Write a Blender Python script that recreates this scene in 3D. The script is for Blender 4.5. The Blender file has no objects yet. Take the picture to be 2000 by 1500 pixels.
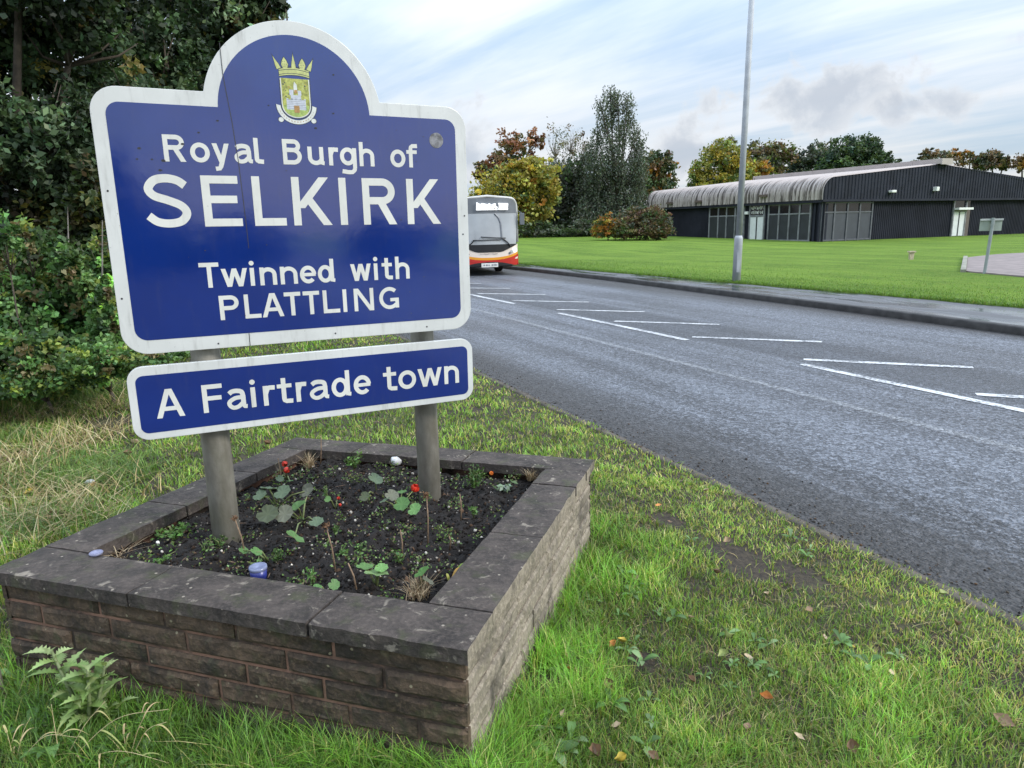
import bpy, bmesh, math, random
import numpy as np
from mathutils import Vector, Matrix

# ------------------------------------------------------------------ camera, sky, sun, exposure
C = bpy.context.scene
COL = C.collection
FPX, PITCH, ROLL, CAMH = 1366.18, 0.22382, -0.02219, 1.6
cam_d = bpy.data.cameras.new('camera')
cam = bpy.data.objects.new('camera', cam_d)
COL.objects.link(cam)
cam_d.sensor_width = 36.0
cam_d.lens = 36.0 * FPX / 2000.0
cam_d.clip_start = 0.05
cam_d.clip_end = 2000.0
_f = np.array([0, math.cos(PITCH), -math.sin(PITCH)])
_u0 = np.array([0, math.sin(PITCH), math.cos(PITCH)])
_r0 = np.array([1.0, 0, 0])
RX = _r0 * math.cos(ROLL) + _u0 * math.sin(ROLL)
UX = -_r0 * math.sin(ROLL) + _u0 * math.cos(ROLL)
FX = _f
m = Matrix.Identity(4)
for i in range(3):
    m[i][0], m[i][1], m[i][2] = RX[i], UX[i], -FX[i]
m.translation = (0, 0, CAMH)
cam.matrix_world = m
C.camera = cam
CAMP = np.array([0, 0, CAMH])

SUN_EL, SUN_AZ = math.radians(34), math.radians(112)   # azimuth measured clockwise from +Y
sun_d = bpy.data.lights.new('sun', 'SUN')
sun_d.energy = 2.6
sun_d.angle = math.radians(16)
sun_d.color = (1.0, 0.95, 0.88)
sun = bpy.data.objects.new('sun', sun_d)
COL.objects.link(sun)
sd = Vector((math.sin(SUN_AZ) * math.cos(SUN_EL), math.cos(SUN_AZ) * math.cos(SUN_EL), math.sin(SUN_EL)))
sun.rotation_euler = sd.to_track_quat('Z', 'Y').to_euler()
sun.location = sd * 60

class NT:
    """tiny node-tree helper"""
    def __init__(s, tree):
        s.t = tree; s.n = tree.nodes; s.l = tree.links
    def new(s, typ, **kw):
        n = s.n.new(typ)
        for k, v in kw.items(): setattr(n, k, v)
        return n
    def put(s, sock, val):
        if isinstance(val, bpy.types.NodeSocket): s.l.new(val, sock)
        elif val is not None: sock.default_value = val
    def math(s, op, a, b=None, c=None, clamp=False):
        n = s.new('ShaderNodeMath', operation=op); n.use_clamp = clamp
        s.put(n.inputs[0], a); s.put(n.inputs[1], b); s.put(n.inputs[2], c)
        return n.outputs[0]
    def mix(s, f, a, b, mode='MIX'):
        n = s.new('ShaderNodeMix', data_type='RGBA', blend_type=mode)
        s.put(n.inputs[0], f); s.put(n.inputs[6], c4(a)); s.put(n.inputs[7], c4(b))
        return n.outputs[2]
    def noise(s, vec, scale, detail=4, rough=0.55, dist=0.0):
        n = s.new('ShaderNodeTexNoise')
        s.put(n.inputs['Vector'], vec); s.put(n.inputs['Scale'], scale); s.put(n.inputs['Detail'], detail)
        s.put(n.inputs['Roughness'], rough); s.put(n.inputs['Distortion'], dist)
        return n.outputs['Fac']
    def ramp(s, f, lo, hi, smooth=True):
        n = s.new('ShaderNodeMapRange'); n.interpolation_type = 'SMOOTHSTEP' if smooth else 'LINEAR'
        s.put(n.inputs[0], f); n.inputs[1].default_value = lo; n.inputs[2].default_value = hi
        return n.outputs[0]
    def comb(s, x, y, z):
        n = s.new('ShaderNodeCombineXYZ'); s.put(n.inputs[0], x); s.put(n.inputs[1], y); s.put(n.inputs[2], z)
        return n.outputs[0]
    def sep(s, v):
        n = s.new('ShaderNodeSeparateXYZ'); s.put(n.inputs[0], v); return n.outputs
    def mapping(s, v, loc=(0, 0, 0), rot=(0, 0, 0), scale=(1, 1, 1)):
        n = s.new('ShaderNodeMapping'); s.put(n.inputs[0], v)
        n.inputs[1].default_value = loc; n.inputs[2].default_value = rot; n.inputs[3].default_value = scale
        return n.outputs[0]

def c4(c):
    if isinstance(c, (tuple, list)) and len(c) == 3: return (c[0], c[1], c[2], 1.0)
    return c

world = bpy.data.worlds.new('World')
C.world = world
world.use_nodes = True
w = NT(world.node_tree)
w.n.clear()
tc = w.new('ShaderNodeTexCoord')
D = tc.outputs['Generated']
dx, dy, dz = w.sep(D)
skyn = w.new('ShaderNodeTexSky', sky_type='NISHITA')
skyn.sun_disc = False
skyn.sun_elevation = SUN_EL
skyn.sun_rotation = SUN_AZ
skyn.air_density = 1.2; skyn.dust_density = 1.5
blue = w.mix(1.0, skyn.outputs[0], (0.115, 0.115, 0.115), 'MULTIPLY')
zz = w.math('ADD', w.math('MAXIMUM', dz, 0.0), 0.16)
px_ = w.math('DIVIDE', dx, zz); py_ = w.math('DIVIDE', dy, zz)
pl = w.comb(px_, py_, 0.0)
# high thin streaks of cirrus
st1 = w.noise(w.mapping(w.mapping(pl, (0.3, 0.2, 0), (0, 0, math.radians(52))), scale=(0.42, 1.7, 1)), 0.8, 6, 0.55, 0.6)
st2 = w.noise(w.mapping(w.mapping(pl, (3.1, 1.2, 0), (0, 0, math.radians(44))), scale=(0.6, 3.4, 1)), 1.2, 5, 0.55, 0.5)
veil = w.math('ADD', w.math('MULTIPLY', st1, 0.72), w.math('MULTIPLY', st2, 0.28))
cov = w.ramp(veil, 0.28, 0.66)
cov = w.math('MAXIMUM', cov, w.ramp(dz, 0.10, -0.02))          # thicker towards the horizon
el = w.math('MAXIMUM', dz, 0.0)
lum = w.math('ADD', 0.95, w.math('MULTIPLY', w.math('POWER', el, 1.5), 2.9))  # overcast sky: brightest overhead
white = w.mix(w.ramp(dz, 0.0, 0.30), (0.91, 0.915, 0.925), (0.82, 0.895, 1.0))
warm = w.mix(w.math('MULTIPLY', w.ramp(dx, 0.25, 0.75), w.ramp(dz, 0.22, 0.02)), white, (1.0, 0.965, 0.91))
lumc = w.comb(lum, lum, lum)
cl = w.mix(1.0, warm, lumc, 'MULTIPLY')
bl2 = w.mix(0.62, blue, w.mix(1.0, (0.50, 0.70, 0.97), lumc, 'MULTIPLY'))
sky = w.mix(w.math('MULTIPLY', cov, 0.93), bl2, cl)
# low grey cumulus banks: (azimuth deg from +Y to the right, elevation deg, half width, half height, strength)
az = w.math('MULTIPLY', w.math('ARCTAN2', dx, dy), 180 / math.pi)
eld = w.math('MULTIPLY', w.math('ARCSINE', dz), 180 / math.pi)
cn = w.noise(D, 17.0, 7, 0.58, 0.2)
cn2 = w.noise(D, 7.0, 3, 0.5, 0.2)
for (a0, e0, wa, we, stg) in ((23.6, 8.6, 6.8, 2.9, 0.85), (29.0, 7.2, 4.6, 1.7, 0.75), (-3.4, 6.0, 4.8, 4.6, 0.75), (13.2, 5.4, 4.8, 3.8, 0.85), (18.5, 4.6, 3.2, 1.6, 0.4), (38.0, 7.6, 3.6, 0.9, 0.45), (36.0, 10.5, 3.0, 0.9, 0.4),
                              (150.0, 9.0, 22.0, 5.0, 0.5), (-120.0, 12.0, 30.0, 6.0, 0.5)):
    u = w.math('DIVIDE', w.math('SUBTRACT', az, a0), wa)
    v = w.math('DIVIDE', w.math('SUBTRACT', eld, e0), we)
    r = w.math('SQRT', w.math('ADD', w.math('MULTIPLY', u, u), w.math('MULTIPLY', v, v)))
    s_ = w.math('ADD', w.math('SUBTRACT', 1.0, r), w.math('MULTIPLY', w.math('SUBTRACT', cn, 0.5), 2.6))
    s_ = w.math('ADD', s_, w.math('MULTIPLY', w.math('SUBTRACT', cn2, 0.5), 1.2))
    mk = w.math('MULTIPLY', w.ramp(s_, 0.15, 0.55), stg)
    edge = w.mix(w.ramp(s_, 0.2, 1.0), (0.84, 0.87, 0.91), (0.56, 0.615, 0.70))
    sky = w.mix(mk, sky, edge)
bg = w.new('ShaderNodeBackground')
w.l.new(sky, bg.inputs[0]); bg.inputs[1].default_value = 1.0
wo = w.new('ShaderNodeOutputWorld'); w.l.new(bg.outputs[0], wo.inputs[0])

C.view_settings.view_transform = 'Standard'
C.view_settings.look = 'None'
C.view_settings.exposure = 0.0
C.view_settings.gamma = 1.0
C.cycles.max_bounces = 6
C.cycles.transparent_max_bounces = 8
C.cycles.caustics_reflective = False
C.cycles.caustics_refractive = False

# ------------------------------------------------------------------ survey helpers (a photo pixel -> a point of the place)
def ray(px, py): return FX + RX * ((px - 1000) / FPX) + UX * ((750 - py) / FPX)
def G(px, py, z=0.0):
    d = ray(px, py); return CAMP + d * ((z - CAMH) / d[2])
def PD(px, py, dist):
    d = ray(px, py); return CAMP + d * (dist / d[1])
def onplane(px, py, o, n):
    d = ray(px, py); return CAMP + d * (((o - CAMP) @ n) / (d @ n))
ROADA = math.radians(25)
CS, SN = math.cos(ROADA), math.sin(ROADA)
def ST(s, t, z=0.0): return np.array([s * CS - t * SN, s * SN + t * CS, z])   # road frame: s across, t along
def s_of(x, y): return x * CS + y * SN
def t_of(x, y): return -x * SN + y * CS

rng = np.random.default_rng(7)
random.seed(7)

# value noise for placing things
_perm = rng.random((256, 256))
def vnoise(x, y, f=1.0):
    x = np.asarray(x) * f + 100.3; y = np.asarray(y) * f + 57.7
    xi = np.floor(x).astype(int); yi = np.floor(y).astype(int)
    fx = x - xi; fy = y - yi
    fx = fx * fx * (3 - 2 * fx); fy = fy * fy * (3 - 2 * fy)
    g = lambda a, b: _perm[a % 256, b % 256]
    return (g(xi, yi) * (1 - fx) + g(xi + 1, yi) * fx) * (1 - fy) + (g(xi, yi + 1) * (1 - fx) + g(xi + 1, yi + 1) * fx) * fy
def fbm(x, y, f=1.0):
    return 0.55 * vnoise(x, y, f) + 0.3 * vnoise(y + 31, x - 17, 2.1 * f) + 0.15 * vnoise(x - 9, y + 5, 4.3 * f)

# ------------------------------------------------------------------ object helpers
ORG = {}
def link_mesh(name, me, mat, parent=None, origin=None):
    """link a mesh whose coordinates are world coordinates; origin = where the object's pivot stands"""
    o = bpy.data.objects.new(name, me)
    COL.objects.link(o)
    if mat is not None:
        for q in (mat if isinstance(mat, (list, tuple)) else [mat]): me.materials.append(q)
    if parent is not None:
        org = ORG[parent.name]
        o.parent = parent
        me.transform(Matrix.Translation(-Vector(org)))
        ORG[o.name] = org
    else:
        org = tuple(origin) if origin is not None else (0, 0, 0)
        me.transform(Matrix.Translation(-Vector(org)))
        o.location = org
        ORG[o.name] = org
    return o
def tag(o, label=None, cat=None, group=None, kind=None):
    if label: o['label'] = label
    if cat: o['category'] = cat
    if group: o['group'] = group
    if kind: o['kind'] = kind
    return o
def thing(name, loc, label, cat, group=None):
    o = bpy.data.objects.new(name, None); COL.objects.link(o)
    o.empty_display_size = 0.1
    o.location = tuple(loc); ORG[o.name] = tuple(loc)
    return tag(o, label, cat, group)

class MB:
    """collects faces in world coordinates and links them as ONE mesh object"""
    def __init__(s): s.v = []; s.f = []; s.mi = []
    def add(s, verts, faces, mi=0):
        b = len(s.v); s.v += [tuple(map(float, q)) for q in verts]
        s.f += [tuple(b + i for i in f) for f in faces]; s.mi += [mi] * len(faces); return s
    def frame_box(s, o, ax, ay, az_, lx, ly, lz, mi=0):
        o = np.asarray(o, float); ax = np.asarray(ax, float); ay = np.asarray(ay, float); az_ = np.asarray(az_, float)
        P = [o + ax * a + ay * b + az_ * c for c in lz for b in ly for a in lx]
        return s.add(P, [(0, 2, 3, 1), (4, 5, 7, 6), (0, 1, 5, 4), (2, 6, 7, 3), (0, 4, 6, 2), (1, 3, 7, 5)], mi)
    def box(s, lo, hi, mi=0):
        return s.frame_box((0, 0, 0), (1, 0, 0), (0, 1, 0), (0, 0, 1), (lo[0], hi[0]), (lo[1], hi[1]), (lo[2], hi[2]), mi)
    def tube(s, pts, rad, n=8, cap=True, mi=0):
        pts = [np.asarray(p, float) for p in pts]
        if np.isscalar(rad): rad = [rad] * len(pts)
        rings = []
        ref = np.array([0.31, 0.87, 0.38])
        for i, p in enumerate(pts):
            t = pts[min(i + 1, len(pts) - 1)] - pts[max(i - 1, 0)]
            t = t / (np.linalg.norm(t) + 1e-9)
            a = np.cross(t, ref)
            if np.linalg.norm(a) < 0.1: a = np.cross(t, np.array([1.0, 0.2, 0]))
            a /= np.linalg.norm(a); b = np.cross(t, a)
            rings.append([p + rad[i] * (a * math.cos(2 * math.pi * k / n) + b * math.sin(2 * math.pi * k / n)) for k in range(n)])
        V = [q for r_ in rings for q in r_]; F = []
        for i in range(len(pts) - 1):
            for k in range(n):
                F.append((i * n + k, i * n + (k + 1) % n, (i + 1) * n + (k + 1) % n, (i + 1) * n + k))
        if cap:
            F.append(tuple(range(n))[::-1]); F.append(tuple((len(pts) - 1) * n + k for k in range(n)))
        return s.add(V, F, mi)
    def prism(s, poly, o, ax, ay, an, d0, d1, mi=0):
        """polygon in the plane (ax, ay) extruded along an from d0 to d1"""
        o, ax, ay, an = (np.asarray(q, float) for q in (o, ax, ay, an))
        n = len(poly)
        V = [o + ax * p[0] + ay * p[1] + an * d0 for p in poly] + [o + ax * p[0] + ay * p[1] + an * d1 for p in poly]
        F = [tuple(range(n))[::-1], tuple(range(n, 2 * n))] + [(i, (i + 1) % n, n + (i + 1) % n, n + i) for i in range(n)]
        return s.add(V, F, mi)
    def build(s, name, mat, parent=None, origin=None, smooth=False, bevel=0.0, fixn=True):
        me = bpy.data.meshes.new(name)
        me.from_pydata(s.v, [], s.f)
        me.polygons.foreach_set('material_index', s.mi)
        if fixn or bevel:
            bm = bmesh.new(); bm.from_mesh(me)
            if fixn: bmesh.ops.recalc_face_normals(bm, faces=bm.faces)
            if bevel:
                ed = [e for e in bm.edges if len(e.link_faces) == 2 and e.calc_face_angle(0) > 0.5]
                bmesh.ops.bevel(bm, geom=ed, offset=bevel, segments=2, affect='EDGES', profile=0.6)
            bm.to_mesh(me); bm.free()
        if smooth:
            me.polygons.foreach_set('use_smooth', [True] * len(me.polygons))
        me.update()
        return link_mesh(name, me, mat, parent, origin)

def np_mesh(name, V, polys, mat, col=None, parent=None, origin=None, smooth=False):
    """fast mesh from numpy: polys = list of (m,k) index arrays"""
    me = bpy.data.meshes.new(name)
    V = np.ascontiguousarray(V, dtype=np.float32)
    me.vertices.add(len(V)); me.vertices.foreach_set('co', V.ravel())
    loops = np.concatenate([p.ravel() for p in polys]).astype(np.int32)
    sizes = np.concatenate([np.full(len(p), p.shape[1], np.int32) for p in polys])
    starts = np.concatenate([[0], np.cumsum(sizes)[:-1]]).astype(np.int32)
    me.loops.add(len(loops)); me.loops.foreach_set('vertex_index', loops)
    me.polygons.add(len(sizes)); me.polygons.foreach_set('loop_start', starts); me.polygons.foreach_set('loop_total', sizes)
    if smooth: me.polygons.foreach_set('use_smooth', np.ones(len(sizes), bool))
    me.update(calc_edges=True)
    if col is not None:
        ca = me.color_attributes.new('col', 'FLOAT_COLOR', 'POINT')
        c = np.ones((len(V), 4), np.float32); c[:, :3] = col
        ca.data.foreach_set('color', c.ravel())
    return link_mesh(name, me, mat, parent, origin)

def unit(a): return a / (np.linalg.norm(a, axis=-1, keepdims=True) + 1e-9)

def leaves_arrays(P, size, aspect=0.55, droop=0.0, flat=0.0, fold=0.12):
    """one folded leaf-shaped quad per centre: returns V (4n,3) and quads"""
    n = len(P)
    a = rng.normal(size=(n, 3)); a[:, 2] *= (1 - flat); a[:, 2] -= droop; a = unit(a)
    r = rng.normal(size=(n, 3)); r[:, 2] *= (1 - flat)
    b = unit(np.cross(a, r)); nn = np.cross(a, b)
    L = (size * rng.uniform(0.65, 1.25, n))[:, None]
    Wd = L * aspect
    V = np.stack([P - a * L * 0.5, P + b * Wd * 0.5 + nn * L * fold - a * L * 0.05, P + a * L * 0.5, P - b * Wd * 0.5 + nn * L * fold - a * L * 0.05], 1).reshape(-1, 3)
    return V, np.arange(4 * n).reshape(n, 4)

def blades_arrays(P, h, wd, lean):
    """grass blades: 7 vertices each (two quads and a tip)"""
    n = len(P)
    th = rng.uniform(0, 2 * math.pi, n)
    dirv = np.stack([np.cos(th), np.sin(th), np.zeros(n)], 1)
    side = np.stack([-np.sin(th), np.cos(th), np.zeros(n)], 1)
    tw = rng.normal(0, 0.5, n)[:, None]
    side = unit(side + dirv * tw)
    L = (lean * h)[:, None]
    out = []
    for tt, wf in ((0, 1.0), (0.42, 0.85), (0.78, 0.5)):
        c = P + dirv * L * tt ** 1.8 + np.array([0, 0, 1.0]) * (h[:, None] * (tt - 0.22 * np.minimum(lean, 2)[:, None] * tt * tt))
        out += [c - side * (wd * wf * 0.5)[:, None], c + side * (wd * wf * 0.5)[:, None]]
    out.append(P + dirv * L + np.array([0, 0, 1.0]) * (h * (1 - 0.22 * np.minimum(lean, 2)))[:, None])
    V = np.stack(out, 1).reshape(-1, 3)
    b = np.arange(n)[:, None] * 7
    Q = np.concatenate([b + np.array([[0, 1, 3, 2]]), b + np.array([[2, 3, 5, 4]])], 0)
    T = b + np.array([[4, 5, 6]])
    return V, Q, T

# ------------------------------------------------------------------ materials
MATS = {}
def mat_new(name):
    mt = bpy.data.materials.new(name); mt.use_nodes = True
    t = NT(mt.node_tree); t.n.clear()
    out = t.new('ShaderNodeOutputMaterial'); bs = t.new('ShaderNodeBsdfPrincipled')
    t.l.new(bs.outputs[0], out.inputs[0])
    MATS[name] = mt
    return mt, t, bs, out
def bump(t, bs, h, strength=0.3, dist=0.01):
    b = t.new('ShaderNodeBump'); b.inputs['Strength'].default_value = strength; b.inputs['Distance'].default_value = dist
    t.put(b.inputs['Height'], h); t.l.new(b.outputs[0], bs.inputs['Normal'])
def simple(name, col, rough=0.5, var=0.12, scale=6.0, metal=0.0, bmp=0.0, spec=0.5, emit=0.0):
    mt, t, bs, out = mat_new(name)
    tc = t.new('ShaderNodeTexCoord'); g = t.new('ShaderNodeNewGeometry')
    n = t.noise(g.outputs['Position'], scale, 5, 0.6)
    f = t.ramp(n, 0.3, 0.7)
    a = tuple(c * (1 - var) for c in col); b = tuple(min(1, c * (1 + var)) for c in col)
    t.put(bs.inputs['Base Color'], t.mix(f, a, b))
    bs.inputs['Roughness'].default_value = rough; bs.inputs['Metallic'].default_value = metal
    bs.inputs['Specular IOR Level'].default_value = spec
    if bmp: bump(t, bs, t.noise(g.outputs['Position'], scale * 6, 6, 0.65), bmp, 0.01)
    if emit:
        t.put(bs.inputs['Emission Color'], c4(col)); bs.inputs['Emission Strength'].default_value = emit
    return mt
def foliage(name, trans=0.35, rough=0.5, spec=0.35):
    mt, t, bs, out = mat_new(name)
    at = t.new('ShaderNodeAttribute', attribute_name='col')
    t.l.new(at.outputs['Color'], bs.inputs['Base Color'])
    bs.inputs['Roughness'].default_value = rough; bs.inputs['Specular IOR Level'].default_value = spec
    tr = t.new('ShaderNodeBsdfTranslucent')
    t.l.new(t.mix(1.0, at.outputs['Color'], (1.25, 1.2, 0.7), 'MULTIPLY'), tr.inputs[0])
    mx = t.new('ShaderNodeMixShader'); mx.inputs[0].default_value = trans
    t.l.new(bs.outputs[0], mx.inputs[1]); t.l.new(tr.outputs[0], mx.inputs[2]); t.l.new(mx.outputs[0], out.inputs[0])
    return mt
M_leaf = foliage('leaf', 0.3)
M_grass = foliage('grass_blade', 0.4, 0.42, 0.4)
M_straw = foliage('dry_stem', 0.15, 0.7, 0.2)
M_bark = simple('bark', (0.075, 0.06, 0.045), 0.9, 0.4, 9, bmp=0.6)
M_barkpale = simple('pale_bark', (0.22, 0.2, 0.18), 0.85, 0.5, 7, bmp=0.4)
# ------------------------------------------------------------------ the ground: verge, road, pavement, lawn
ROADZ = -0.13
KS = np.array([(-60, 10.2), (-5, 10.3), (5.9, 10.96), (8.65, 11.22), (13, 11.5), (18, 11.85), (24, 11.95), (40, 11.95), (220, 11.95)], float)
GS = np.array([(-60, 13.1), (7.2, 13.15), (10.2, 13.14), (14.7, 12.97), (22.7, 12.78), (30, 12.75), (220, 12.75)], float)
kerb_s = lambda t: np.interp(t, KS[:, 0], KS[:, 1])
lawn_s = lambda t: np.interp(t, GS[:, 0], GS[:, 1])
def verge_z(x, y):
    s = s_of(x, y); t = t_of(x, y)
    z = -0.048 * np.clip(s - 0.4, 0, 2.7)
    near = np.clip(1 - (s - 2.6) / 0.5, 0, 1) * np.clip((14 - t) / 6, 0, 1)
    z = z + (fbm(x, y, 1.3) - 0.5) * 0.05 * near + (fbm(x, y, 5.0) - 0.5) * 0.03 * near
    z = z + 0.10 * np.clip((-s - 1.6) / 2.5, 0, 1) ** 2          # low bank under the hedge
    return z
def lawn_z(x, y):
    s = s_of(x, y); t = t_of(x, y)
    return 0.02 + 0.02 * np.clip(t - 30, 0, 90) + 0.05 * (vnoise(x, y, 0.11) - 0.5) * np.clip((s - 13) / 4, 0, 1)

def grid_mesh(name, ss, tt, zf, mat, s_edge=None, drop=None, kind='structure'):
    S, T = np.meshgrid(ss, tt, indexing='xy')
    if s_edge is not None: S = s_edge(T)[:, :1] * 0 + s_edge(T) + S
    X = S * CS - T * SN; Y = S * SN + T * CS
    Z = zf(X, Y) if callable(zf) else np.full_like(X, zf)
    if drop is not None: Z = Z + drop(S, T)
    V = np.stack([X, Y, Z], -1).reshape(-1, 3)
    ny, nx = S.shape
    i = (np.arange(ny - 1)[:, None] * nx + np.arange(nx - 1)[None]).ravel()
    Q = np.stack([i, i + 1, i + nx + 1, i + nx], 1)
    o = np_mesh(name, V, [Q], mat, smooth=True)
    return tag(o, kind=kind)

def roadframe(t):
    g = t.new('ShaderNodeNewGeometry')
    return t.mapping(g.outputs['Position'], rot=(0, 0, -ROADA)), g.outputs['Position']

# verge soil and thatch
mt, t, bs, out = mat_new('verge_soil')
rf, pos = roadframe(t)
n1 = t.noise(pos, 1.6, 4); n2 = t.noise(pos, 38, 5, 0.7)
soil = t.mix(t.ramp(n2, 0.3, 0.7), (0.016, 0.012, 0.009), (0.060, 0.045, 0.028))
thatch = t.mix(t.ramp(n2, 0.3, 0.7), (0.04, 0.055, 0.016), (0.11, 0.11, 0.04))
t.put(bs.inputs['Base Color'], t.mix(t.ramp(n1, 0.46, 0.75), soil, thatch))
bs.inputs['Roughness'].default_value = 0.95
bump(t, bs, n2, 0.8, 0.02)
M_verge = mt
# lawn
mt, t, bs, out = mat_new('lawn_grass')
rf, pos = roadframe(t)
n1 = t.math('ADD', t.math('MULTIPLY', t.noise(t.mapping(rf, scale=(0.9, 0.10, 1)), 0.9, 5, 0.6), 0.55), t.math('MULTIPLY', t.noise(pos, 0.35, 5, 0.65), 0.45)); n2 = t.noise(pos, 5, 6, 0.75); n3 = t.noise(t.mapping(rf, scale=(1, 0.35, 1)), 30, 4, 0.75)
ca = t.mix(t.ramp(n1, 0.38, 0.62), (0.066, 0.140, 0.015), (0.150, 0.255, 0.031))
cb = t.mix(t.ramp(n2, 0.35, 0.75), ca, (0.16, 0.215, 0.035))
cb = t.mix(t.math('MULTIPLY', t.ramp(n3, 0.5, 0.75), 0.55), cb, (0.05, 0.11, 0.015))
t.put(bs.inputs['Base Color'], cb); bs.inputs['Roughness'].default_value = 0.9; bs.inputs['Specular IOR Level'].default_value = 0.15
bump(t, bs, t.math('ADD', n2, n3), 0.9, 0.06)
M_lawn = mt
# asphalt
mt, t, bs, out = mat_new('asphalt')
rf, pos = roadframe(t)
s_, t_, _z = t.sep(rf)
ag = t.new('ShaderNodeTexVoronoi'); ag.inputs['Scale'].default_value = 55; t.put(ag.inputs['Vector'], pos)
agf = ag.outputs['Distance']; agc = t.sep(ag.outputs['Color'])[0]
fine = t.noise(pos, 130, 3, 0.7)
streak = t.noise(t.mapping(rf, scale=(1.1, 0.06, 1)), 1.5, 5, 0.6)
streak2 = t.noise(t.mapping(rf, scale=(3.6, 0.10, 1)), 2.0, 4, 0.6)
patch = t.noise(pos, 0.45, 4, 0.6)
base = t.mix(t.ramp(agc, 0.1, 0.9, False), (0.042, 0.045, 0.053), (0.175, 0.185, 0.21))
lightf = t.math('ADD', t.math('MULTIPLY', streak, 0.6), t.math('ADD', t.math('MULTIPLY', streak2, 0.35), t.math('MULTIPLY', patch, 0.25)))
lightf = t.ramp(lightf, 0.46, 0.72)
coarse = t.noise(pos, 24, 4, 0.75)
base = t.mix(t.math('MULTIPLY', t.ramp(coarse, 0.50, 0.64), 0.85), base, (0.022, 0.023, 0.027))
base = t.mix(t.math('MULTIPLY', t.ramp(coarse, 0.46, 0.32), 0.65), base, (0.21, 0.225, 0.26))
base = t.mix(t.math('MULTIPLY', lightf, 0.72), base, (0.21, 0.228, 0.265))
# grime in the two gutters, dark polished strip of the hatched middle
gut = t.ramp(t.math('ADD', s_, t.math('MULTIPLY', t.math('SUBTRACT', streak2, 0.5), 0.5)), 4.15, 3.35)
gut2 = t.ramp(t.math('ADD', s_, t.math('MULTIPLY', t.math('SUBTRACT', streak2, 0.5), 0.6)), 10.2, 11.0)
mid = t.math('MULTIPLY', t.ramp(s_, 6.75, 7.0), t.ramp(s_, 8.35, 8.0))
dirt = t.mix(fine, (0.018, 0.015, 0.013), (0.05, 0.043, 0.036))
base = t.mix(t.math('MULTIPLY', t.math('MAXIMUM', gut, gut2), 0.85), base, dirt)
base = t.mix(t.math('MULTIPLY', mid, 0.62), base, (0.05, 0.053, 0.062))
# worn pale seam along the lane
sm = t.math('ABSOLUTE', t.math('SUBTRACT', s_, t.math('ADD', 5.57, t.math('MULTIPLY', t.math('SUBTRACT', streak, 0.5), 0.12))))
base = t.mix(t.math('MULTIPLY', t.ramp(sm, 0.075, 0.02), 0.62), base, (0.33, 0.345, 0.37))
gr = t.new('ShaderNodeTexVoronoi'); gr.inputs['Scale'].default_value = 46; t.put(gr.inputs['Vector'], pos)
grf = t.math('ADD', 0.50, t.math('MULTIPLY', t.math('POWER', t.sep(gr.outputs['Color'])[0], 1.6), 1.3))
base = t.mix(1.0, base, t.comb(grf, grf, grf), 'MULTIPLY')
t.put(bs.inputs['Base Color'], base)
t.put(bs.inputs['Roughness'], t.math('ADD', 0.34, t.math('MULTIPLY', t.ramp(patch, 0.3, 0.7), 0.2)))
bs.inputs['Specular IOR Level'].default_value = 0.55
hgt = t.math('ADD', t.math('ADD', t.math('MULTIPLY', agf, -1.0), t.math('MULTIPLY', fine, 0.4)), t.math('MULTIPLY', coarse, -1.6))
bump(t, bs, hgt, 1.0, 0.03)
M_asphalt = mt
# pavement tarmac, wet in patches
mt, t, bs, out = mat_new('wet_tarmac')
rf, pos = roadframe(t)
wet = t.noise(t.mapping(rf, scale=(1.2, 0.22, 1)), 1.3, 5, 0.6)
wf = t.ramp(wet, 0.42, 0.56)
fine = t.noise(pos, 90, 4, 0.7)
t.put(bs.inputs['Base Color'], t.mix(wf, t.mix(fine, (0.045, 0.045, 0.048), (0.11, 0.11, 0.115)), (0.05, 0.053, 0.06)))
t.put(bs.inputs['Roughness'], t.math('ADD', 0.62, t.math('MULTIPLY', wf, -0.54)))
bump(t, bs, t.math('MULTIPLY', fine, t.math('SUBTRACT', 1.0, t.math('MULTIPLY', wf, 0.85))), 0.25, 0.006)
M_pave = mt
M_kerb = simple('kerb_concrete', (0.03, 0.028, 0.027), 0.7, 0.5, 5, bmp=0.4)
M_edge = simple('edging_concrete', (0.075, 0.062, 0.048), 0.85, 0.4, 9, bmp=0.5)
M_drive = simple('paved_drive', (0.20, 0.165, 0.155), 0.85, 0.2, 2.5, bmp=0.2)

tt = np.concatenate([np.arange(-60, -4, 4), np.arange(-4, 12, 0.08), np.arange(12, 30, 0.6), np.arange(30, 221, 10)])
ss = np.concatenate([-np.geomspace(90, 6, 16), np.arange(-5.9, 3.06, 0.08), [3.06]])
grid_mesh('verge', ss, tt, verge_z, M_verge)
grid_mesh('kerb_edging', np.array([3.05, 3.06, 3.13, 3.14]), np.arange(-60, 221, 1.0), -0.118, M_edge, drop=lambda S, T: np.where((S < 3.055) | (S > 3.135), -0.04, 0) + 0.006 * (vnoise(T, S, 0.9) - 0.5))
tr_ = np.concatenate([np.arange(-60, 220, 4.0), [220]])
grid_mesh('road', np.array([3.1, 5, 7, 9, 10.2, 12.4]), tr_, ROADZ, M_asphalt)
tk = np.arange(-60, 221, 0.5)
def strip(name, fs, offs, zs, mat, ts):
    S = np.stack([fs(ts) + o_ for o_ in offs], 1); T = np.repeat(ts[:, None], len(offs), 1)
    X = S * CS - T * SN; Y = S * SN + T * CS; Z = np.repeat(np.array(zs)[None], len(ts), 0)
    V = np.stack([X, Y, Z], -1).reshape(-1, 3); nx = len(offs)
    i = (np.arange(len(ts) - 1)[:, None] * nx + np.arange(nx - 1)[None]).ravel()
    return tag(np_mesh(name, V, [np.stack([i, i + 1, i + nx + 1, i + nx], 1)], mat), kind='structure')
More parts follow.
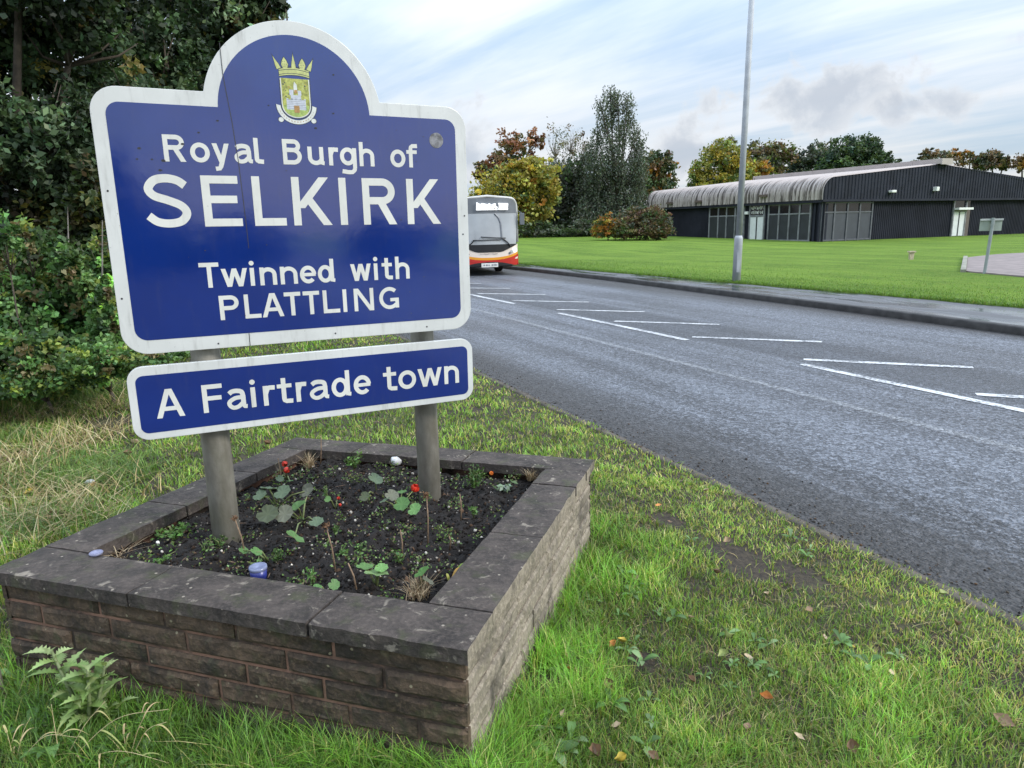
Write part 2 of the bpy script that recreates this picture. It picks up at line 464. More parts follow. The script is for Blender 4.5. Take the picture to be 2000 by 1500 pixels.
strip('kerb', kerb_s, [0, 0.0, 0.015, 0.135, 0.135], [-0.16, -0.03, -0.012, -0.008, -0.06], M_kerb, tk)
# pavement between kerb and lawn
S0 = kerb_s(tk) + 0.135; S1 = lawn_s(tk) + 0.15
Vp = []
for f_ in np.linspace(0, 1, 5):
    S = S0 * (1 - f_) + S1 * f_; Vp.append(np.stack([S * CS - tk * SN, S * SN + tk * CS, np.full_like(tk, -0.014 + 0.01 * f_)], -1))
Vp = np.stack(Vp, 1).reshape(-1, 3)
i = (np.arange(len(tk) - 1)[:, None] * 5 + np.arange(4)[None]).ravel()
tag(np_mesh('pavement', Vp, [np.stack([i, i + 1, i + 6, i + 5], 1)], M_pave), kind='structure')
# lawn: ragged lip along the pavement
tl = np.concatenate([np.arange(-60, 0, 3), np.arange(0, 34, 0.12), np.arange(34, 221, 6)])
so = np.concatenate([[0.0, 0.03, 0.10, 0.25, 0.5], np.geomspace(1, 260, 34)])
grid_mesh('lawn', so, tl, lawn_z, M_lawn, s_edge=lambda T: lawn_s(T) + 0.16 * (fbm(T, T * 0 + 3, 1.7) - 0.5),
          drop=lambda S, T: np.where(S - (lawn_s(T) + 0.16 * (fbm(T, T * 0 + 3, 1.7) - 0.5)) < 0.01, -0.06, 0.0))
tag(MB().add([(-900, -900, -1.2), (900, -900, -1.2), (900, 1500, -1.2), (-900, 1500, -1.2)], [(0, 1, 2, 3)]).build('ground', M_lawn), kind='structure')
# paved drive in the lawn, with its pale kerb
dv = [G(*q, 0.04) for q in ((1887, 531), (2000, 541), (2400, 578), (2500, 470), (2000, 494), (1945, 497), (1890, 503))]
for q in dv: q[2] = lawn_z(q[0], q[1]) + 0.035
bmx = MB(); bmx.add(dv, [tuple(range(len(dv)))[::-1]]); bmx.add([q - np.array([0, 0, 0.06]) for q in dv] + dv, [(k, (k + 1) % 7, 7 + (k + 1) % 7, 7 + k) for k in range(7)])
tag(bmx.build('drive', M_drive), kind='structure')
bmx = MB()
a, b = dv[0].copy(), dv[6].copy(); d_ = unit(b - a); nrm = np.array([-d_[1], d_[0], 0])
bmx.frame_box(a, d_, nrm, (0, 0, 1), (-0.1, np.linalg.norm(b - a)), (0.005, 0.14), (-0.1, 0.05))
tag(bmx.build('drive_kerb', simple('pale_kerb', (0.22, 0.215, 0.17), 0.8, 0.3, 4), bevel=0.015), kind='structure')

# painted road markings, worn
mt, t, bs, out = mat_new('road_paint')
rf, pos = roadframe(t)
nn_ = t.noise(pos, 26, 5, 0.75)
t.put(bs.inputs['Base Color'], t.mix(t.ramp(t.math('ADD', t.math('MULTIPLY', nn_, 0.7), t.math('MULTIPLY', t.noise(pos, 3.1, 4, 0.6), 0.3)), 0.42, 0.53), (0.12, 0.125, 0.135), (0.54, 0.55, 0.555)))
bs.inputs['Roughness'].default_value = 0.55
bump(t, bs, nn_, 0.3, 0.01)
M_paint = mt
mk_ = MB()
def paint(a, b, wd, z=ROADZ + 0.005):
    (s0, t0), (s1, t1) = a, b
    L_ = math.hypot(s1 - s0, t1 - t0); n_ = max(4, int(L_ / 0.06))
    nx_, nt_ = -(t1 - t0) / L_, (s1 - s0) / L_
    V = []; ph = random.random() * 50
    for k in range(n_ + 1):
        f_ = k / n_
        e1 = wd / 2 * (1 + 0.35 * (fbm(np.array([ph + f_ * L_]), np.array([1.0]), 5)[0] - 0.5)); e2 = wd / 2 * (1 + 0.35 * (fbm(np.array([ph + f_ * L_]), np.array([9.0]), 5)[0] - 0.5))
        if k in (0, n_): e1 *= 0.8; e2 *= 0.8
        s_c, t_c = s0 + (s1 - s0) * f_, t0 + (t1 - t0) * f_
        V += [ST(s_c - nx_ * e1, t_c - nt_ * e1, z), ST(s_c + nx_ * e2, t_c + nt_ * e2, z)]
    mk_.add(V, [(2 * k, 2 * k + 2, 2 * k + 3, 2 * k + 1) for k in range(n_)])
for t0, t1 in ((-4.0, 0.0), (2.0, 6.05), (8.2, 12.15), (14.2, 18.2), (20.2, 24.2), (26.2, 30.2)):
    paint((6.71, t0), (6.71, t1), 0.115)
for k in range(-3, 12):
    if 4.1 + 2.135 * k > 27: break
    paint((6.96, 4.12 + 2.135 * k), (8.19 + 0.03 * max(k - 4, 0), 2.78 + 2.135 * k), 0.125)
tag(mk_.build('road_markings', M_paint, fixn=False), kind='structure')

# grit and leaf mould swept into the near gutter
n = 2600
tq = rng.uniform(-1, 16, n); sq = 3.10 + rng.exponential(.16, n) * (0.6 + .8 * vnoise(tq, tq * 0 + 2, 1.1)); kp = sq < 4.0; tq, sq = tq[kp], sq[kp]; n = len(tq)
x = sq * CS - tq * SN; y = sq * SN + tq * CS; r_ = rng.lognormal(math.log(.0045), .45, n).clip(.002, .012)
oct_ = np.array([(1, 0, 0), (0, 1, 0), (-1, 0, 0), (0, -1, 0), (0, 0, .6), (0, 0, -.6)], float)
V = np.stack([x, y, np.full(n, ROADZ + .003) + np.where(sq < 3.14, .014, 0)], 1)[:, None] + (oct_[None] * rng.uniform(.5, 1.4, (n, 6, 3))) * r_[:, None, None]
T = np.array([(0, 1, 4), (1, 2, 4), (2, 3, 4), (3, 0, 4), (1, 0, 5), (2, 1, 5), (3, 2, 5), (0, 3, 5)])
pal = np.array([(.035, .028, .022), (.07, .055, .04), (.018, .015, .012), (.13, .11, .085), (.09, .05, .025)])
M_grit = foliage('grit', 0.0, 0.9, 0.2)
tag(np_mesh('gutter_grit', V.reshape(-1, 3), [(np.arange(n)[:, None, None] * 6 + T[None]).reshape(-1, 3)], M_grit, np.repeat(pal[rng.integers(0, 5, n)], 6, 0)), kind='stuff')
# ------------------------------------------------------------------ stone planter
TH = -0.3102
PB = np.array([-0.1393, 1.7209, 0.4571]); E1 = np.array([math.cos(TH), math.sin(TH), 0.005]); E2 = np.array([-math.sin(TH), math.cos(TH), -0.0342])
PL1, PL2 = 1.8184, 1.8502
PA = PB - E1 * PL1
PN = unit(np.cross(E1, E2))
def PQ(u, v, dz=0.0): return PA + E1 * u + E2 * v + np.array([0, 0, dz])
def bed(px, py, dz=-0.055):
    """photo pixel on the soil of the flower bed"""
    return onplane(px, py, PA + np.array([0, 0, dz]), PN)
def stone_mat(name, c0, c1, lichen, moss, stain=0.5):
    mt, t, bs, out = mat_new(name)
    g = t.new('ShaderNodeNewGeometry'); pos = g.outputs['Position']
    n1 = t.noise(pos, 7, 6, 0.65, 0.3); n2 = t.noise(pos, 60, 6, 0.7); n3 = t.noise(pos, 19, 5, 0.6, 0.6)
    b = t.mix(t.ramp(n1, 0.3, 0.7), c0, c1)
    b = t.mix(t.math('MULTIPLY', t.ramp(n2, 0.42, 0.72), 0.45), b, tuple(min(1, q * 2.1) for q in c1))
    b = t.mix(t.math('MULTIPLY', t.ramp(n3, 0.58, 0.70), stain), b, lichen)
    n4 = t.noise(pos, 11, 5, 0.6)
    b = t.mix(t.math('MULTIPLY', t.ramp(n4, 0.52, 0.70), moss), b, (0.055, 0.065, 0.022))
    n5 = t.noise(pos, 3.2, 5, 0.7, 0.4)
    b = t.mix(t.math('MULTIPLY', t.ramp(n5, 0.48, 0.66), 0.65), b, (0.016, 0.014, 0.012))
    v = t.new('ShaderNodeTexVoronoi'); v.inputs['Scale'].default_value = 34; t.put(v.inputs['Vector'], pos)
    sp = t.math('MULTIPLY', t.ramp(v.outputs['Distance'], 0.20, 0.12), t.ramp(t.sep(v.outputs['Color'])[1], 0.82, 0.86))
    b = t.mix(t.math('MULTIPLY', sp, 0.8), b, tuple(min(1, q * 1.3) for q in lichen))
    t.put(bs.inputs['Base Color'], b); bs.inputs['Roughness'].default_value = 0.88
    bump(t, bs, t.math('ADD', n2, t.math('MULTIPLY', n3, 0.6)), 0.7, 0.012)
    return mt
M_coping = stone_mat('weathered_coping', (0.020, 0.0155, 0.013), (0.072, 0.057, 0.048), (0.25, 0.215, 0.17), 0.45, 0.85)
M_copside = stone_mat('pale_lit_stone', (0.17, 0.145, 0.11), (0.30, 0.255, 0.195), (0.40, 0.345, 0.27), 0.3, 0.45)  # road side: cleaner stone, paler still with its daylight put into the colour
M_block = stone_mat('dark_walling_stone', (0.024, 0.016, 0.010), (0.105, 0.070, 0.044), (0.22, 0.19, 0.12), 0.55, 0.4)  # dirty stone, darkened further by the front's shade put into the colour
mt, t, bs, out = mat_new('pink_mortar')
g = t.new('ShaderNodeNewGeometry'); pos = g.outputs['Position']
n1 = t.noise(pos, 3.6, 5, 0.65); n2 = t.noise(pos, 40, 5, 0.7)
b = t.mix(n2, (0.17, 0.09, 0.06), (0.30, 0.17, 0.115))
t.put(bs.inputs['Base Color'], t.mix(t.math('MULTIPLY', t.ramp(n1, 0.44, 0.60), 0.92), b, (0.030, 0.024, 0.018))); bs.inputs['Roughness'].default_value = 0.95
bump(t, bs, n2, 0.6, 0.01)
M_mortar = mt
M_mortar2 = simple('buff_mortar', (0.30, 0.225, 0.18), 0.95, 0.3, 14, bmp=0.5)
planter = thing('stone_planter', PQ(PL1 / 2, PL2 / 2, -0.46), 'low square raised flower bed of dark stone blocks with pink mortar under the town sign', 'planter')
UP = np.array([0, 0, 1.0])
CT = 0.05          # coping thickness
INS = 0.018        # how far the wall stands back under the coping
def wall_side(o, ax, nrm, length, height, mats, first, nm):
    """rock-faced blocks in courses with mortar set back; o = top left corner on the face"""
    V = []; Q = []; MI = []
    bmr = MB()
    bmr.frame_box(o, ax, -nrm, -UP, (0.012, length - 0.012), (0.010, 0.11), (0.0, height), 1)
    ch = 0.077; jt = 0.0125 if first < 1 else 0.006
    nrow = int(height / ch) + 1
    for r in range(nrow):
        z0 = r * ch; z1 = min(z0 + ch - jt, height)
        if z1 - z0 < 0.02: continue
        x = 0.0; k = 0
        while x < length - 0.01:
            L_ = (0.18 if (k == 0 and r % 2) else random.uniform(0.20, 0.46)) * (1.0 if first < 1 else 1.35)
            if length - (x + L_) < 0.14: L_ = length - x
            x1 = x + L_ - (jt if x + L_ < length - 0.01 else 0)
            nx_, nz_ = max(4, int((x1 - x) / 0.013)), 6
            off = random.uniform(-0.004, 0.004); ph = random.random() * 90
            b0 = len(bmr.v); vs = []
            for j in range(nz_ + 1):
                for i_ in range(nx_ + 1):
                    a_ = x + (x1 - x) * i_ / nx_; c_ = z0 + (z1 - z0) * j / nz_
                    edge = min(i_, nx_ - i_, j * 1.0, nz_ - j)
                    d_ = (float(fbm(np.array([a_ * 1.0 + ph]), np.array([c_ + ph]), 24)[0]) - 0.45) * (0.016 if first < 1 else 0.010) + off * (1 if first < 1 else .5)
                    if edge == 0: d_ = -0.006 + off * 0.5
                    vs.append(o + ax * a_ - UP * c_ + nrm * d_)
            fs = [(j * (nx_ + 1) + i_, j * (nx_ + 1) + i_ + 1, (j + 1) * (nx_ + 1) + i_ + 1, (j + 1) * (nx_ + 1) + i_) for j in range(nz_) for i_ in range(nx_)]
            # rim going back to the mortar
            ring = [i_ for i_ in range(nx_ + 1)] + [j * (nx_ + 1) + nx_ for j in range(1, nz_ + 1)] + [nz_ * (nx_ + 1) + i_ for i_ in range(nx_ - 1, -1, -1)] + [j * (nx_ + 1) for j in range(nz_ - 1, 0, -1)]
            nb = len(vs); vs += [vs[i_] - nrm * 0.02 for i_ in ring]; m_ = len(ring)
            fs += [(ring[i_], nb + i_, nb + (i_ + 1) % m_, ring[(i_ + 1) % m_]) for i_ in range(m_)]
            bmr.add(vs, fs, 0)
            x += L_; k += 1
    return bmr.build('wall', mats, planter, fixn=True)
e1h = unit(E1 * np.array([1, 1, 0])); e2h = unit(E2 * np.array([1, 1, 0]))
E1u, E2u = unit(E1), unit(E2)
WH = 0.47
dzc = np.array([0, 0, -CT])
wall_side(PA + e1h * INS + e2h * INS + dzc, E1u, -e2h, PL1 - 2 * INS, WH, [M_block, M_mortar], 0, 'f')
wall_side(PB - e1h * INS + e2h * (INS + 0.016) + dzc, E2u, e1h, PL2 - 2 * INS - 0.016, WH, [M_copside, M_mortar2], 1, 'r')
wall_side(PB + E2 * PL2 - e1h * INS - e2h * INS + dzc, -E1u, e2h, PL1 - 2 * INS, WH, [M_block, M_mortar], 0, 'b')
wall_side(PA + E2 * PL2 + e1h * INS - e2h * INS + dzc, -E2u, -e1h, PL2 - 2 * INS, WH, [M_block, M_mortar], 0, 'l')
CW = 0.215
def coping(u0, u1, v0, v1, dz=0.0):
    """one coping slab with chipped, slightly uneven arrises"""
    me = bmesh.new()
    nu, nv = max(2, int((u1 - u0) / 0.03)), max(2, int((v1 - v0) / 0.03))
    P = [[None] * (nv + 1) for _ in range(nu + 1)]
    V = []; F = []; MI = []
    ph = random.random() * 40
    def pt(i_, j, low):
        u = u0 + (u1 - u0) * i_ / nu; v = v0 + (v1 - v0) * j / nv
        e = (i_ in (0, nu)) or (j in (0, nv))
        n_ = float(fbm(np.array([u * 3 + ph]), np.array([v * 3 + ph]), 6)[0]) - 0.5
        if e:
            cx = -1 if i_ == 0 else (1 if i_ == nu else 0); cy = -1 if j == 0 else (1 if j == nv else 0)
            u += -cx * abs(n_) * 0.015; v += -cy * abs(n_) * 0.015
        return PQ(u, v, dz - (CT if low else (0.003 if e else 0.0)) + (0 if low else n_ * 0.004))
    m_ = MB()
    top = [pt(i_, j, False) for i_ in range(nu + 1) for j in range(nv + 1)]
    m_.add(top, [(i_ * (nv + 1) + j, (i_ + 1) * (nv + 1) + j, (i_ + 1) * (nv + 1) + j + 1, i_ * (nv + 1) + j + 1) for i_ in range(nu) for j in range(nv)], 0)
    rim = [(i_, 0) for i_ in range(nu)] + [(nu, j) for j in range(nv)] + [(i_, nv) for i_ in range(nu, 0, -1)] + [(0, j) for j in range(nv, 0, -1)]
    up_ = [pt(i_, j, False) for i_, j in rim]; lo_ = [pt(i_, j, True) for i_, j in rim]; k = len(rim)
    for q in range(k):
        (i0, j0) = rim[q]
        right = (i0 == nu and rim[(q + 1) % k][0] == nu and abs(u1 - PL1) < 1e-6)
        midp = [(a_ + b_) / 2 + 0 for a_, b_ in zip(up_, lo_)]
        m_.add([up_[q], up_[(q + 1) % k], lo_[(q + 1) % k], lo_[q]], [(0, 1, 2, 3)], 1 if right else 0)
    m_.add(lo_, [tuple(range(k))[::-1]], 0)
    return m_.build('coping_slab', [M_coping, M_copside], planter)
g_ = 0.004
coping(0, 0.62, 0, CW); coping(0.62 + g_, 1.30, 0, CW, 0.002); coping(1.30 + g_, PL1, 0, CW)
coping(PL1 - CW, PL1, CW + g_, 0.80, 0.001); coping(PL1 - CW, PL1, 0.80 + g_, 1.40); coping(PL1 - CW, PL1, 1.40 + g_, PL2 - CW, 0.001)
coping(1.15 + g_, PL1, PL2 - CW + g_, PL2); coping(0.5, 1.15, PL2 - CW + g_, PL2, 0.002); coping(0, 0.5 - g_, PL2 - CW + g_, PL2)
coping(0, CW, CW + g_, 0.72, 0.001); coping(0, CW, 0.72 + g_, 1.2); coping(0, CW, 1.2 + g_, PL2 - CW, 0.001)
# soil
mt, t, bs, out = mat_new('compost')
g = t.new('ShaderNodeNewGeometry'); pos = g.outputs['Position']
n1 = t.noise(pos, 26, 6, 0.75); n2 = t.noise(pos, 9, 4)
b = t.mix(t.ramp(n1, 0.3, 0.75), (0.004, 0.003, 0.0025), (0.020, 0.014, 0.011))
v = t.new('ShaderNodeTexVoronoi'); v.inputs['Scale'].default_value = 70; t.put(v.inputs['Vector'], pos)
sp = t.math('MULTIPLY', t.ramp(v.outputs['Distance'], 0.26, 0.16), t.ramp(t.sep(v.outputs['Color'])[0], 0.86, 0.9))
b = t.mix(sp, b, (0.30, 0.27, 0.23))
t.put(bs.inputs['Base Color'], b); bs.inputs['Roughness'].default_value = 0.9; bump(t, bs, n1, 0.9, 0.03)
M_compost = mt
n_ = 150
uu, vv = np.meshgrid(np.linspace(CW - 0.03, PL1 - CW + 0.03, n_), np.linspace(CW - 0.03, PL2 - CW + 0.03, n_))
hh = -0.078 + (fbm(uu, vv, 7) - 0.5) * 0.07 + (fbm(uu, vv, 28) - 0.5) * 0.05 + 0.02 * np.sin((uu - CW) / (PL1 - 2 * CW) * math.pi) * np.sin((vv - CW) / (PL2 - 2 * CW) * math.pi)
Vs = PA + E1 * uu[..., None] + E2 * vv[..., None]; Vs[..., 2] += hh
i = (np.arange(n_ - 1)[:, None] * n_ + np.arange(n_ - 1)[None]).ravel()
soil_o = np_mesh('flower_bed_soil', Vs.reshape(-1, 3), [np.stack([i, i + 1, i + n_ + 1, i + n_], 1)], M_compost)
tag(soil_o, kind='structure')
# crumbs of compost, bark and grit
n = 9000
cu, cv = rng.uniform(CW + .01, PL1 - CW - .01, n), rng.uniform(CW + .01, PL2 - CW - .01, n)
P = PA + E1 * cu[:, None] + E2 * cv[:, None]
P[:, 2] += -0.078 + (fbm(cu, cv, 7) - 0.5) * 0.07 + (fbm(cu, cv, 28) - 0.5) * 0.05 + 0.02 * np.sin((cu - CW) / (PL1 - 2 * CW) * math.pi) * np.sin((cv - CW) / (PL2 - 2 * CW) * math.pi)
r_ = (rng.lognormal(math.log(.0048), .5, n)).clip(.002, .016)
oct_ = np.array([(1, 0, 0), (0, 1, 0), (-1, 0, 0), (0, -1, 0), (0, 0, .8), (0, 0, -.8)], float)
V = P[:, None] + (oct_[None] * rng.uniform(.5, 1.4, (n, 6, 3)) + rng.normal(0, .2, (n, 6, 3))) * r_[:, None, None]
T = np.array([(0, 1, 4), (1, 2, 4), (2, 3, 4), (3, 0, 4), (1, 0, 5), (2, 1, 5), (3, 2, 5), (0, 3, 5)])
F_ = (np.arange(n)[:, None, None] * 6 + T[None]).reshape(-1, 3)
cc_ = np.where((rng.random(n) < .05)[:, None] & (r_ < .006)[:, None], np.array([[.34, .30, .25]]), np.where((rng.random(n) < .15)[:, None], np.array([[.06, .036, .022]]), np.array([[.010, .0075, .006]]))) * np.exp(rng.normal(0, .35, (n, 1)))
M_crumb = foliage('crumb', 0.0, 0.9, 0.2)
tag(np_mesh('soil_crumbs', V.reshape(-1, 3), [F_], M_crumb, np.repeat(cc_, 6, 0)), kind='stuff')

# ------------------------------------------------------------------ town sign
SK = 1.15
STH, STILT, SROLL = 0.45, -0.0029, -0.0071
_s = np.array([math.cos(STH), math.sin(STH), 0]); _n = np.array([math.sin(STH), -math.cos(STH), 0])
_up = UP * math.cos(STILT) + _n * math.sin(STILT)
SU = _s * math.cos(SROLL) + _up * math.sin(SROLL); SV = _up * math.cos(SROLL) - _s * math.sin(SROLL)
KSC = SK / 1.125
SO = np.array([-1.2087 * SK, 2.1528 * SK, 1.6 + (1.2265 - 1.6) * SK]); SNRM = unit(np.cross(SU, SV))   # normal towards the viewer
SU = SU * KSC; SV = SV * KSC
def SP(u, v, d=0.0): return SO + SU * u + SV * v + SNRM * d
def sign_mat(name, col, rough, dirt=0.3, coat=0.0, var=0.06, spec=0.5):
    mt, t, bs, out = mat_new(name)
    g = t.new('ShaderNodeNewGeometry'); pos = g.outputs['Position']
    n1 = t.noise(pos, 5, 5, 0.6); n2 = t.noise(t.mapping(pos, scale=(1, 1, 0.16)), 34, 5, 0.65); n3 = t.noise(pos, 90, 3, 0.6)
    b = t.mix(t.ramp(n1, 0.3, 0.7), tuple(q * (1 - var) for q in col), tuple(min(1, q * (1 + var)) for q in col))
    b = t.mix(t.math('MULTIPLY', t.ramp(n2, 0.50, 0.80), dirt), b, (0.10, 0.095, 0.075))
    b = t.mix(t.math('MULTIPLY', t.ramp(n3, 0.66, 0.76), dirt), b, (0.06, 0.055, 0.045))
    t.put(bs.inputs['Base Color'], b); t.put(bs.inputs['Roughness'], t.math('ADD', rough, t.math('MULTIPLY', n1, 0.06)))
    bs.inputs['Specular IOR Level'].default_value = spec
    bs.inputs['Coat Weight'].default_value = coat; bs.inputs['Coat Roughness'].default_value = 0.06; bs.inputs['Coat IOR'].default_value = 1.6
    bump(t, bs, t.noise(pos, 16, 3, 0.5), 0.04, 0.01)
    return mt
M_sblue = sign_mat('sign_blue', (0.0008, 0.020, 0.165), 0.07, 0.08, spec=0.9, coat=0.75)
M_swhite = sign_mat('sign_white', (0.60, 0.61, 0.585), 0.3, 0.34)
M_slet = sign_mat('sign_letter_white', (0.64, 0.64, 0.59), 0.3, 0.18)
M_sback = simple('sign_back_grey', (0.25, 0.26, 0.27), 0.5, 0.1)
# galvanised posts, streaked with algae and rust
mt, t, bs, out = mat_new('galvanised_post')
g = t.new('ShaderNodeNewGeometry'); pos = g.outputs['Position']
n1 = t.noise(t.mapping(pos, scale=(1, 1, 0.35)), 14, 6, 0.6); n2 = t.noise(pos, 70, 4, 0.7); n3 = t.noise(t.mapping(pos, scale=(1, 1, 0.25)), 9, 4)
b = t.mix(t.ramp(n1, 0.3, 0.75), (0.20, 0.185, 0.15), (0.36, 0.34, 0.29))
b = t.mix(t.math('MULTIPLY', t.ramp(n3, 0.52, 0.7), 0.4), b, (0.13, 0.125, 0.065))
b = t.mix(t.math('MULTIPLY', t.math('MULTIPLY', t.ramp(n2, 0.55, 0.68), t.ramp(n3, 0.5, 0.35)), 0.7), b, (0.40, 0.40, 0.35))
t.put(bs.inputs['Base Color'], b); bs.inputs['Roughness'].default_value = 0.6; bs.inputs['Metallic'].default_value = 0.25
bump(t, bs, n2, 0.3, 0.006)
M_post = mt

def arc(cx, cy, r, a0, a1, n): return [(cx + r * math.cos(math.radians(a0 + (a1 - a0) * i / n)), cy + r * math.sin(math.radians(a0 + (a1 - a0) * i / n))) for i in range(n + 1)]
def panel_outline(x0, x1, y0, y1, r, arch=None):
    P = arc(x0 + r, y0 + r, r, 180, 270, 10) + arc(x1 - r, y0 + r, r, 270, 360, 10) + arc(x1 - r, y1 - r, r, 0, 90, 10)
    if arch:
        cx, cy, ra = arch
        a = math.degrees(math.asin((y1 - cy) / ra))
        P += arc(cx, cy, ra, a, 180 - a, 48)
    return P + arc(x0 + r, y1 - r, r, 90, 180, 10)
def plate(name, poly, d0, d1, mat, parent, bevel=0.0):
    return MB().prism(poly, SO, SU, SV, SNRM, d0, d1).build(name, mat, parent, bevel=bevel)

pl_l, pl_r = bed(443, 1053, -.07), bed(838, 970, -.07)
sign = thing('town_sign', (pl_l + pl_r) / 2, 'big blue town sign with white rounded border and arched top on two grey posts', 'town sign')
def post(pb, vtop, lean, rad, gap=0.0):
    b0 = pb.copy(); b0[2] -= 0.35
    topz = SP(0.6, vtop)[2]
    top = b0 + np.array([lean[0], lean[1], 0]) * (topz - b0[2]); top[2] = topz
    # keep the post just behind the panels
    d_ = (b0 - SO) @ SNRM
    sh = SNRM * (-(rad + 0.042 + gap) - d_)
    b0 = b0 + sh; top = top + sh
    return MB().tube([b0, b0 * 0.5 + top * 0.5, top], [rad] * 3, 28).build('post', M_post, sign, smooth=False)
for o_ in (post(pl_l, 0.80, (0.004, 0), 0.054), post(pl_r, 0.80, (0.0, 0), 0.052, 0.07)):
    for p_ in o_.data.polygons: p_.use_smooth = len(p_.vertices) == 4
W0, H0 = 1.3217, 0.894
main = plate('main_panel', panel_outline(0, W0, 0, H0, 0.085, (0.659, 0.833, 0.316)), -0.018, 0.0, [M_swhite], sign, 0.002)
plate('blue_field', panel_outline(0.044, 1.275, 0.049, 0.845, 0.042, (0.659, 0.833, 0.2685)), 0.0, 0.0009, M_sblue, main)
LZ, LH, LW = -0.3140, 0.2703, 1.3255
def shift(P, du, dv): return [(a_ + du, b_ + dv) for a_, b_ in P]
lower = plate('lower_panel', shift(panel_outline(0, LW, 0, LH, 0.055), -0.0027, LZ), -0.018, 0.0, [M_swhite], sign, 0.002)
plate('blue_field', panel_outline(0.0235, 1.2985, -0.2885, -0.0765, 0.026), 0.0, 0.0009, M_sblue, lower)
# rails and clips behind
rl = MB()
for v_ in (0.12, 0.42, 0.74, -0.10, -0.25):
    rl.frame_box(SO + SV * v_, SU, SV, SNRM, (0.08, 1.24), (-0.02, 0.02), (-0.042, -0.018))
    rl.frame_box(SO + SV * v_, SU, SV, SNRM, (1.0, 1.1), (-0.015, 0.015), (-0.13, -0.043))
rl.build('mounting_rail', M_sback, sign)

